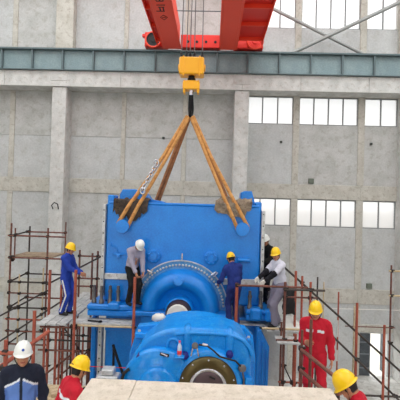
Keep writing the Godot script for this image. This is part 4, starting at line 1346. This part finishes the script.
# ---------------------------------------------------------------- scaffolds
func scaffolds() -> void:
	var lists := {
		"wall_tower": [
			["s", -6.004, 0.200, -12.500, -6.004, 7.296, -12.500, 0.027, 1],
			["s", -5.907, 6.183, -12.550, -5.907, 7.148, -12.550, 0.022, 1],
			["s", -5.964, 0.200, -13.700, -5.964, 7.148, -13.700, 0.027, 2],
			["s", -4.885, 0.200, -12.500, -4.885, 7.181, -12.500, 0.027, 1],
			["s", -4.773, 0.200, -13.700, -4.773, 7.317, -13.700, 0.022, 1],
			["s", -5.665, 0.200, -12.400, -5.665, 5.791, -12.400, 0.022, 3],
			["s", -4.955, 4.150, -12.420, -4.955, 5.991, -12.420, 0.022, 3],
			["l", -6.072, 6.929, -12.440, -4.317, 6.929, -12.440, 0.025, 1],
			["l", -6.049, 6.272, -12.440, -4.295, 6.272, -12.440, 0.025, 1],
			["l", -6.024, 5.548, -12.440, -4.814, 5.548, -12.440, 0.025, 2],
			["l", -6.013, 5.213, -12.440, -4.803, 5.213, -12.440, 0.020, 1],
			["l", -5.997, 4.781, -12.440, -4.788, 4.781, -12.440, 0.025, 2],
			["l", -6.076, 4.437, -12.440, -4.777, 4.437, -12.440, 0.025, 0],
			["l", -6.064, 4.081, -12.440, -4.765, 4.081, -12.440, 0.025, 1],
			["l", -5.990, 3.696, -12.440, -4.752, 3.696, -12.440, 0.025, 1],
			["l", -6.064, 6.966, -13.640, -4.705, 6.966, -13.640, 0.025, 1],
			["l", -6.017, 5.593, -13.640, -4.659, 5.593, -13.640, 0.025, 2],
			["l", -5.991, 4.818, -13.640, -4.634, 4.818, -13.640, 0.025, 1],
			["l", -5.953, 3.711, -13.640, -4.597, 3.711, -13.640, 0.025, 1],
			["t", -5.842, 6.949, -12.400, -6.046, 6.971, -13.750, 0.025, 2],
			["t", -5.955, 6.289, -12.400, -6.022, 6.244, -13.750, 0.025, 1],
			["t", -5.945, 5.560, -12.400, -6.000, 5.617, -13.750, 0.025, 2],
			["t", -5.933, 4.801, -12.400, -6.006, 4.826, -13.750, 0.025, 2],
			["t", -5.956, 3.701, -12.400, -6.001, 3.684, -13.750, 0.025, 2],
			["b", -6.363, 4.442, -12.350, -4.772, 5.342, -12.350, 0.025, 2],
			["b", -6.311, 3.691, -12.300, -4.325, 5.059, -12.300, 0.025, 2],
		],
		"platform_scaffold": [
			["s", -4.065, 0.200, -10.620, -4.065, 6.237, -10.620, 0.036, 0],
			["s", -4.074, 0.200, -11.500, -4.074, 5.689, -11.500, 0.032, 0],
			["s", -3.133, 0.200, -9.780, -3.133, 6.396, -9.780, 0.036, 0],
			["s", -3.464, 0.200, -12.300, -3.464, 6.499, -12.300, 0.030, 1],
			["s", -3.384, 0.200, -12.600, -3.384, 6.528, -12.600, 0.030, 1],
			["s", -3.936, 0.200, -12.600, -3.936, 6.541, -12.600, 0.030, 1],
			["s", -3.913, 0.200, -10.000, -3.913, 4.972, -10.000, 0.030, 0],
			["s", -3.744, 0.200, -10.300, -3.744, 4.917, -10.300, 0.032, 0],
			["s", -4.269, 3.573, -11.200, -4.269, 4.667, -11.200, 0.027, 2],
			["s", -4.011, 0.200, -11.600, -4.011, 4.535, -11.600, 0.027, 0],
			["s", -3.694, 0.200, -12.400, -3.694, 4.554, -12.400, 0.027, 0],
			["s", -3.688, 0.200, -12.900, -3.688, 4.421, -12.900, 0.027, 1],
			["s", -4.215, 0.200, -12.600, -4.215, 4.361, -12.600, 0.027, 1],
			["s", -4.024, 0.200, -13.100, -4.024, 4.293, -13.100, 0.030, 1],
			["s", -3.658, 0.200, -13.200, -3.658, 4.342, -13.200, 0.030, 1],
			["s", -3.278, 0.200, -12.200, -3.278, 4.623, -12.200, 0.028, 2],
			["s", -3.885, 0.200, -11.900, -3.885, 4.511, -11.900, 0.027, 2],
			["l", -4.373, 4.046, -12.360, -3.270, 4.046, -12.360, 0.025, 2],
			["l", -4.534, 3.427, -12.860, -3.387, 3.427, -12.860, 0.025, 1],
			["b", -4.442, 4.236, -12.700, -3.386, 2.855, -12.700, 0.025, 2],
			["l", -3.942, 6.369, -12.550, -3.275, 6.369, -12.550, 0.025, 1],
			["l", -3.951, 5.701, -12.550, -3.284, 5.701, -12.550, 0.025, 1],
			["l", -3.878, 5.525, -12.250, -3.405, 5.525, -12.250, 0.025, 1],
			["b", -4.308, 5.776, -11.000, -3.182, 6.417, -12.250, 0.025, 2],
			["l", -3.972, 5.023, -9.860, -3.018, 5.023, -9.860, 0.025, 1],
			["l", -3.223, 5.072, -9.900, -1.747, 5.072, -9.900, 0.025, 3],
			["l", -4.098, 4.390, -10.100, -3.073, 4.390, -10.100, 0.025, 1],
			["l", -4.540, 4.239, -11.300, -3.039, 4.239, -11.300, 0.025, 2],
			["b", -4.146, 3.583, -10.400, -3.289, 4.261, -10.400, 0.025, 1],
			["b", -4.203, 3.036, -11.600, -3.332, 3.771, -12.400, 0.025, 1],
			["l", -4.328, 3.362, -12.300, -3.291, 3.362, -12.300, 0.025, 1],
			["s", -1.745, 0.200, -9.820, -1.745, 6.272, -9.820, 0.034, 0],
		],
		"front_scaffold": [
			["s", -2.961, 4.500, -7.100, -2.961, 6.116, -7.100, 0.030, 0],
			["b", -3.248, 5.370, -6.300, -2.722, 5.770, -7.150, 0.034, 0],
			["l", -3.259, 5.679, -6.300, -2.875, 5.679, -6.300, 0.032, 0],
			["s", -3.075, 4.500, -6.350, -3.075, 5.858, -6.350, 0.030, 0],
		],
		"casing_scaffold": [
			["s", 0.644, 0.200, -9.850, 0.644, 6.207, -9.850, 0.036, 0],
			["s", 1.666, 0.200, -9.300, 1.666, 6.365, -9.300, 0.030, 1],
			["s", 1.676, 0.200, -9.700, 1.676, 5.378, -9.700, 0.025, 1],
			["s", 2.046, 0.200, -10.050, 2.046, 6.502, -10.050, 0.030, 0],
			["s", 2.221, 0.200, -9.300, 2.221, 6.384, -9.300, 0.028, 0],
			["s", 2.320, 0.200, -10.600, 2.320, 6.301, -10.600, 0.028, 0],
			["l", 0.642, 6.166, -9.790, 2.279, 6.166, -9.790, 0.025, 1],
			["l", 1.632, 6.216, -9.240, 2.520, 6.216, -9.240, 0.025, 2],
			["l", 1.657, 6.025, -9.360, 2.382, 6.025, -9.360, 0.020, 1],
			["s", 2.803, 0.200, -11.000, 2.803, 6.224, -11.000, 0.022, 2],
			["s", 3.237, 0.200, -12.000, 3.237, 5.928, -12.000, 0.020, 3],
			["l", 1.242, 5.204, -9.760, 2.205, 5.204, -9.760, 0.025, 3],
			["l", 1.487, 5.110, -9.240, 2.137, 5.110, -9.240, 0.025, 1],
			["s", 1.902, 0.200, -9.200, 1.902, 5.266, -9.200, 0.028, 0],
			["l", 1.565, 4.179, -9.300, 2.305, 4.179, -9.300, 0.020, 0],
			["b", 1.674, 4.549, -9.360, 1.919, 4.076, -9.260, 0.015, 2],
			["b", 1.643, 6.692, -10.700, 4.956, 3.888, -10.700, 0.027, 2],
		],
		"stair_scaffold": [
			["s", 3.505, 0.200, -11.500, 3.505, 5.757, -11.500, 0.022, 0],
			["s", 3.658, 0.200, -10.500, 3.658, 5.697, -10.500, 0.034, 0],
			["s", 3.734, 0.200, -10.900, 3.734, 5.530, -10.900, 0.020, 3],
			["s", 4.213, 0.200, -10.200, 4.213, 5.261, -10.200, 0.030, 0],
			["s", 5.113, 0.200, -12.000, 5.113, 6.468, -12.000, 0.026, 1],
			["b", 2.835, 5.081, -10.400, 4.809, 3.290, -10.400, 0.026, 2],
			["l", 5.026, 6.307, -11.950, 5.552, 6.307, -11.950, 0.025, 3],
			["l", 5.041, 5.616, -11.950, 5.568, 5.616, -11.950, 0.025, 3],
			["b", 5.043, 4.349, -11.950, 5.664, 3.788, -11.950, 0.025, 2],
			["l", 3.825, 4.735, -11.900, 5.207, 4.735, -11.900, 0.015, 1],
			["l", 3.566, 3.526, -10.300, 4.782, 3.526, -10.300, 0.025, 2],
		],
		"guard_rail": [
			["s", 1.672, 4.500, -6.900, 1.672, 6.201, -6.900, 0.026, 1],
			["s", 1.531, 4.500, -6.900, 1.531, 6.018, -6.900, 0.022, 1],
			["s", 1.947, 4.500, -6.300, 1.947, 5.533, -6.300, 0.030, 1],
			["b", 1.501, 5.729, -6.820, 1.938, 5.498, -6.240, 0.030, 1],
			["b", 1.494, 5.400, -6.820, 1.848, 5.207, -6.360, 0.030, 1],
		],
	}
	var say := {"wall_tower": "rusty thin tube scaffold tower standing against the plain wall", "platform_scaffold": "orange and brown tube scaffold carrying the grey planks beside the casing", "front_scaffold": "short thick orange tube rail on the deck behind the white helmet", "casing_scaffold": "rust red tube scaffold with long dark brace beside the grey shirt worker", "stair_scaffold": "sparse rust red tube scaffold before the open door", "guard_rail": "brown tube guard rail held by the red suited person"}
	var names := {"s": "standard", "l": "ledger", "t": "transom", "b": "brace"}
	for key in lists:
		var o := thing("tube_scaffold" if key != "guard_rail" else "guard_rail", say[key], "scaffold" if key != "guard_rail" else "railing", Vector3.ZERO)
		var L: Array = lists[key]
		var nodes := []
		for t in L:
			var mb := MB.new()
			mb.tube([Vector3(t[1], t[2], t[3]), Vector3(t[4], t[5], t[6])], t[7], 10)
			var po := part(names[t[0]], mb, M.tube[t[8]], o)
			nodes.append(po)
			if t[0] == "s" and t[2] < 4.6:
				var fp := MB.new()
				fp.box(Vector3(t[1], t[2] + 0.005, t[3]), Vector3(0.14, 0.01, 0.14), 0.0)
				part("base_plate", fp, M.coupler, po)
		for i in L.size():
			for j in range(i + 1, L.size()):
				var a = L[i]; var b = L[j]
				var q := Geometry3D.get_closest_points_between_segments(Vector3(a[1], a[2], a[3]), Vector3(a[4], a[5], a[6]), Vector3(b[1], b[2], b[3]), Vector3(b[4], b[5], b[6]))
				if q[0].distance_to(q[1]) < 0.13:
					var mb := MB.new()
					mb.box((q[0] + q[1]) * 0.5, Vector3(0.085, 0.085, 0.10), 0.018)
					mb.box((q[0] + q[1]) * 0.5 + Vector3(0.04, 0.03, 0.04), Vector3(0.05, 0.03, 0.05), 0.008)
					part("coupler", mb, M.coupler, nodes[i])
	# striped survey bands on one standard
	var sp := MB.new()
	for y in [[4.55, 5.0], [3.9, 4.2]]:
		sp.tube([Vector3(3.498, y[0], -11.5), Vector3(3.498, y[1], -11.5)], 0.0255, 10)
	solo("striped_pole_sleeve", sp, M.white_cloth, "white painted sleeve bands on a thin red scaffold tube", "sleeve")
	# planks
	for i in 3:
		var mb := MB.new()
		mb.span(Vector3(-4.02 + i * 0.235, 5.085, -13.3), Vector3(-3.80 + i * 0.235, 5.13, -9.72 - 0.03 * i), 0.006)
		solo("scaffold_plank", mb, M.plank, ["outer grey steel plank of the run past the casing, beside the scaffold tower", "middle grey steel plank of the run past the casing under the blue coverall", "inner grey steel plank of the run past the casing, nearest its edge strip"][i].replace("nearest", "beside"), "plank", "planks under the blue suited person")
	for i in 2:
		var mb := MB.new()
		mb.span(Vector3(-3.22, 5.09, -10.16 - 0.25 * i), Vector3(-1.82, 5.13, -9.93 - 0.25 * i), 0.006)
		solo("scaffold_plank", mb, M.plank, ["front grey steel plank laid across below the casing studs, over a pale tube", "rear grey steel plank laid across under the casing joint flange"][i], "plank", "planks across below the studs")
	for i in 2:
		var mb := MB.new()
		mb.span(Vector3(1.50, 5.06, -9.58 + 0.25 * i), Vector3(2.30, 5.10, -9.35 + 0.25 * i), 0.006)
		solo("scaffold_plank", mb, M.plank, ["low pale steel plank laid beyond the pale tube, next to the guard post", "lowest pale steel plank behind the red coverall, on the brown tube"][i], "plank", "low planks behind the red coverall")
	for i in 4:
		var mb := MB.new()
		mb.span(Vector3(0.5 + (0.86 if i < 2 else 0.0), 5.09, -10.06 - 0.25 * i), Vector3(2.36, 5.13, -9.83 - 0.25 * i), 0.006)
		solo("scaffold_plank", mb, M.plank, ["edge grey steel plank beyond the blue stepped bracket, over a pale tube", "short grey steel plank under the white plastic sheet", "long grey steel plank under the grey shirted person", "long grey steel plank tucked against the lower casing"][i], "plank", "planks under the person in grey shirt")
	var up := MB.new()
	up.span(Vector3(-5.95, 6.29, -13.5), Vector3(-4.7, 6.33, -12.5), 0.006)
	solo("scaffold_plank", up, grained(Color(0.50, 0.43, 0.35), Color(0.60, 0.53, 0.44), Color(0.38, 0.31, 0.25), 0.6, 163, 0.7, 0.9, 0.0, 128), "brown timber plank high on the rusty scaffold tower", "plank")
	var tp := MB.new()
	tp.span(Vector3(-3.35, 4.5, -7.85), Vector3(-1.9, 4.56, -7.2), 0.008)
	solo("timber_board", tp, M.timber, "pale timber board on the deck between two helmeted people", "board")
	var t2 := MB.new()
	t2.box(Vector3(-2.75, 4.592, -7.5), Vector3(0.10, 0.06, 0.4), 0.008, Basis(Vector3.UP, 0.5))
	solo("timber_offcut", t2, M.timber, "short brown timber offcut lying on the pale board", "offcut")
	for q in [[-2.12, -7.45, 0.13], [-2.40, -7.38, 0.09]]:
		var cb := MB.new()
		for k in 3:
			var p := []
			for i in 17:
				p.append(Vector3(q[0] + cos(TAU * i / 16) * (q[2] - k * 0.012), 4.585 + k * 0.035, q[1] + sin(TAU * i / 16) * (q[2] - k * 0.012)))
			cb.tube(p, 0.02, 6)
		solo("cable_coil", cb, M.hook, ("larger" if q[2] > 0.1 else "smaller") + " dark coil of cable on the pale timber board", "coil", "cable coils")

func props() -> void:
	# flat topped box in front of the camera
	var b := thing("board_topped_box", "large flat beige board topped box in front of the gearbox", "box", Vector3(0, DECK, -2.7))
	slab("box_body", Vector3(-0.93, 0.0, -0.82), Vector3(0.99, 1.97, 0.9), M.timber, b)
	slab("top_board", Vector3(-0.982, 1.965, -0.872), Vector3(-0.594, 2.0, 1.0), M.board, b, 0.004)
	slab("top_board", Vector3(-0.590, 1.965, -0.865), Vector3(1.042, 2.0, 1.0), M.board, b, 0.004)
	# black jacket hung on the scaffold
	var j := MB.new()
	var rows := []
	var ns := FastNoiseLite.new(); ns.seed = 12; ns.frequency = 4.0
	for r in 13:
		var row := []
		var t := r / 12.0
		for i in 16:
			var a := TAU * i / 16
			var w := 0.10 + 0.05 * t
			row.append(Vector3(1.86 + cos(a) * w + ns.get_noise_2d(i * 0.2, t) * 0.05, 6.16 - t * 0.62 + ns.get_noise_1d(i * 0.4) * 0.05 * t, -9.83 + sin(a) * (0.045 + 0.03 * sin(t * 3.0) + ns.get_noise_2d(i * 0.5, t * 2.0) * 0.03)))
		rows.append(row)
	j.sheet(rows, true)
	solo("hanging_jacket", j, M.black, "black jacket hung on the rust red scaffold rail", "jacket")
	var lk := MB.new()
	lk.tube([Vector3(-7.28, 7.62, -19.12), Vector3(-7.34, 7.80, -19.08), Vector3(-7.22, 7.93, -19.08), Vector3(-7.06, 7.86, -19.08), Vector3(-7.03, 7.62, -19.12)], 0.025, 8)
	solo("cable_loop", lk, M.hook, "dark cable loop fixed on the column behind the scaffold tower", "cable")
	# white sheet on the planks
	var s := MB.new()
	rows = []
	for r in 14:
		var row := []
		for i in 14:
			var u := i / 13.0 * 2.0 - 1.0
			var v := r / 13.0 * 2.0 - 1.0
			var hgt: float = max(0.0, 1.0 - u * u) * max(0.0, 1.0 - v * v)
			row.append(Vector3(1.98 + u * (0.24 + 0.08 * v), 5.145 + hgt * (0.22 + ns.get_noise_2d(i * 0.35, r * 0.35) * 0.22), -10.3 + v * 0.3))
		rows.append(row)
	s.sheet(rows)
	solo("plastic_sheet", s, M.white_cloth, "crumpled white plastic sheet heaped on the scaffold planks", "sheet")
	# long lever and grey vice by the lower casing
	var lv := MB.new()
	lv.tube([Vector3(-2.30, 4.55, -10.2), Vector3(-2.18, 4.25, -10.15), Vector3(-2.02, 3.9, -10.1)], 0.035, 8)
	lv.tube([Vector3(-2.28, 4.5, -10.2), Vector3(-2.27, 3.4, -10.2)], 0.03, 8)
	solo("lever_hoist", lv, M.hook, "dark long handled lever leaning at the lower casing", "lever")
	var vc := thing("grey_vice", "small grey cast block by the gearbox hose", "vice", Vector3(-1.72, 4.5, -7.2))
	slab("vice_base", Vector3(-0.16, 0.0, -0.14), Vector3(0.22, 0.55, 0.1), M.bare, vc, 0.02)
	slab("vice_jaw", Vector3(-0.08, 0.55, -0.12), Vector3(0.14, 0.66, 0.08), M.bare, vc, 0.02)
	var rs := MB.new()
	rs.tube([Vector3(-3.2, 4.17, -9.76), Vector3(-1.76, 4.17, -9.76)], 0.009, 6)
	solo("red_string", rs, mat(Color(0.80, 0.12, 0.12), 0.7), "thin red string stretched across the lower casing", "string")
	var wl := MB.new()
	wl.tube([Vector3(5.2, 3.78, -18.0), Vector3(9.5, 3.82, -18.0)], 0.014, 6)
	solo("wall_wire", wl, M.white_cloth, "thin pale wire stretched along the low wall beam", "wire")
	# cramp lying under the studs, small dark tools on the planks
	for q in [[1.35, -9.95, "dark grey wrench lying on planks below the blue studs"], [-2.75, -10.05, "dark grey wrench lying on planks beside the casing corner"]]:
		var t := MB.new()
		t.tube([Vector3(q[0] - 0.14, 5.155, q[1]), Vector3(q[0] + 0.14, 5.155, q[1] + 0.05)], 0.02, 6)
		t.lathe([Vector2(0.05, -0.015), Vector2(0.05, 0.015), Vector2(0.028, 0.015), Vector2(0.028, -0.015), Vector2(0.05, -0.015)], Transform3D(Basis(), Vector3(q[0] + 0.17, 5.155, q[1] + 0.055)), 12)
		solo("wrench", t, M.hook, q[2], "wrench", "wrenches on the planks")

func everyone() -> void:
	var blue := Color(0.12, 0.24, 0.60)
	var red := Color(0.72, 0.05, 0.16)
	var yellow := Color(0.96, 0.78, 0.06)
	var white := Color(0.90, 0.91, 0.89)
	person("person in blue coverall with white leg stripes standing on planks, yellow helmet", Vector3(-3.64, 5.13, -10.62), 78.0, {
		"top": blue, "legs": blue, "stripe": true, "hat": yellow, "style": "backlogo", "bend": 4.0, "head": [12.0, 10.0, 0.0],
		"size": 1.03, "rw": Vector3(-0.06, 1.05, 0.40), "rpole": Vector3(-0.3, -0.6, -1), "lw": Vector3(0.12, 1.02, 0.36), "la": Vector3(0.09, 0.095, 0.05), "ra": Vector3(-0.10, 0.095, -0.04), "rcurl": 0.9})
	person("person in pale mauve shirt and white helmet bending over the flange studs", Vector3(-1.86, 5.5, -10.34), 40.0, {
		"top": Color(0.62, 0.60, 0.66), "legs": Color(0.05, 0.05, 0.06), "shirt": true, "hat": white, "bend": 27.0, "head": [30.0, 0.0, 0.0], "hip": Vector3(0, -0.02, -0.10),
		"rw": Vector3(-0.10, 0.80, 0.26), "lw": Vector3(0.10, 0.82, 0.25), "rcurl": 0.9, "lcurl": 0.8, "la": Vector3(0.10, 0.095, 0.0), "ra": Vector3(-0.12, 0.095, -0.04)})
	person("person in dark blue coverall seen from behind, working on the casing bar", Vector3(0.60, 5.13, -10.14), 198.0, {
		"top": Color(0.10, 0.17, 0.45), "legs": Color(0.10, 0.16, 0.40), "hat": yellow, "emblem": 2, "bend": 10.0, "side": -5.0, "head": [14.0, 0.0, 0.0],
		"rw": Vector3(-0.12, 1.0, 0.34), "lw": Vector3(0.30, 0.98, 0.30), "la": Vector3(0.10, 0.095, 0), "ra": Vector3(-0.1, 0.095, 0.03)})
	person("person in grey white shirt with black sleeves and yellow helmet leaning to the casing", Vector3(1.64, 5.13, -10.28), -66.0, {
		"top": Color(0.80, 0.80, 0.84), "legs": Color(0.52, 0.50, 0.56), "shirt": true, "hat": yellow, "style": "sleeves", "size": 1.09, "baggy": 1.28, "bend": 12.0, "head": [0.0, 30.0, 0.0], "glove": Color(0.85, 0.84, 0.80), "hip": Vector3(0, -0.02, -0.08),
		"rw": Vector3(-0.05, 1.04, 0.48), "lw": Vector3(0.20, 1.03, 0.46), "la": Vector3(0.10, 0.095, 0.10), "ra": Vector3(-0.1, 0.095, -0.10)})
	person("person in black clothes and white helmet behind the casing edge", Vector3(1.53, 5.5, -11.05), -60.0, {
		"top": Color(0.06, 0.06, 0.07), "legs": Color(0.08, 0.08, 0.09), "hat": white, "bend": 10.0, "head": [10.0, 20.0, 0.0], "size": 1.02,
		"rw": Vector3(-0.10, 1.12, 0.40), "lw": Vector3(0.16, 1.10, 0.38)})
	person("person in red coverall and yellow helmet standing with one hand on a tube", Vector3(1.84, DECK + 0.06, -7.28), -16.0, {
		"top": red, "legs": red, "hat": yellow, "style": "band", "bend": 5.0, "head": [9.0, -4.0, 0.0], "size": 1.06,
		"rw": Vector3(-0.14, 1.15, 0.28), "rpole": Vector3(-0.2, -1, -0.5), "rh": Vector3(0.4, 0.2, 0.6), "rn": Vector3(0.7, 0, -0.7), "rcurl": 1.0, "la": Vector3(0.14, 0.095, 0.02), "ra": Vector3(-0.10, 0.095, -0.02)})
	person("person in navy and pale blue jacket with white helmet looking down", Vector3(-2.26, DECK, -5.12), 18.0, {
		"top": Color(0.2, 0.3, 0.5), "legs": Color(0.08, 0.09, 0.15), "hat": white, "emblem": 1, "style": "jacket", "bend": 3.0, "head": [-3.0, 6.0, 0.0]})
	person("person in red coverall and yellow helmet standing with back turned by the timber board", Vector3(-1.60, DECK, -4.84), 128.0, {
		"top": red, "legs": red, "hat": yellow, "emblem": 2, "style": "band", "bend": 10.0, "head": [14.0, 10.0, 0.0], "size": 0.96})
	person("person in red coverall and yellow helmet bowing beside the beige board topped box", Vector3(1.66, DECK, -4.45), 250.0, {
		"top": red, "legs": red, "hat": yellow, "emblem": 2, "style": "band", "bend": 12.0, "head": [26.0, 0.0, 0.0], "size": 1.04})

func _ready() -> void:
	# camera
	var cam := Camera3D.new()
	cam.name = "camera"
	add_child(cam)
	cam.position = Vector3(0, 8, 0)
	cam.rotation_degrees = Vector3(0.7, 1.6, 1.65)
	cam.fov = rad_to_deg(2.0 * atan(200.0 / 420.0))
	cam.near = 0.05
	cam.far = 400.0
	# overcast sky
	var env := Environment.new()
	var sky := Sky.new()
	var sm := ProceduralSkyMaterial.new()
	sm.sky_top_color = Color(0.89, 0.90, 0.905)
	sm.sky_horizon_color = Color(0.965, 0.965, 0.96)
	sm.ground_horizon_color = Color(0.80, 0.79, 0.77)
	sm.ground_bottom_color = Color(0.62, 0.60, 0.57)
	sm.sun_angle_max = 1.0
	sm.energy_multiplier = 1.0
	sky.sky_material = sm
	env.sky = sky
	env.background_mode = Environment.BG_SKY
	env.tonemap_mode = Environment.TONE_MAPPER_LINEAR
	env.tonemap_exposure = 4.5
	env.sdfgi_enabled = true
	env.ssao_enabled = true
	env.ssil_enabled = true
	var we := WorldEnvironment.new()
	we.name = "world_environment"
	we.environment = env
	add_child(we)
	materials()
	hall()
	back_wall()
	windows()
	casing()
	gearbox()
	crane()
	slings()
	scaffolds()
	props()
	everyone()
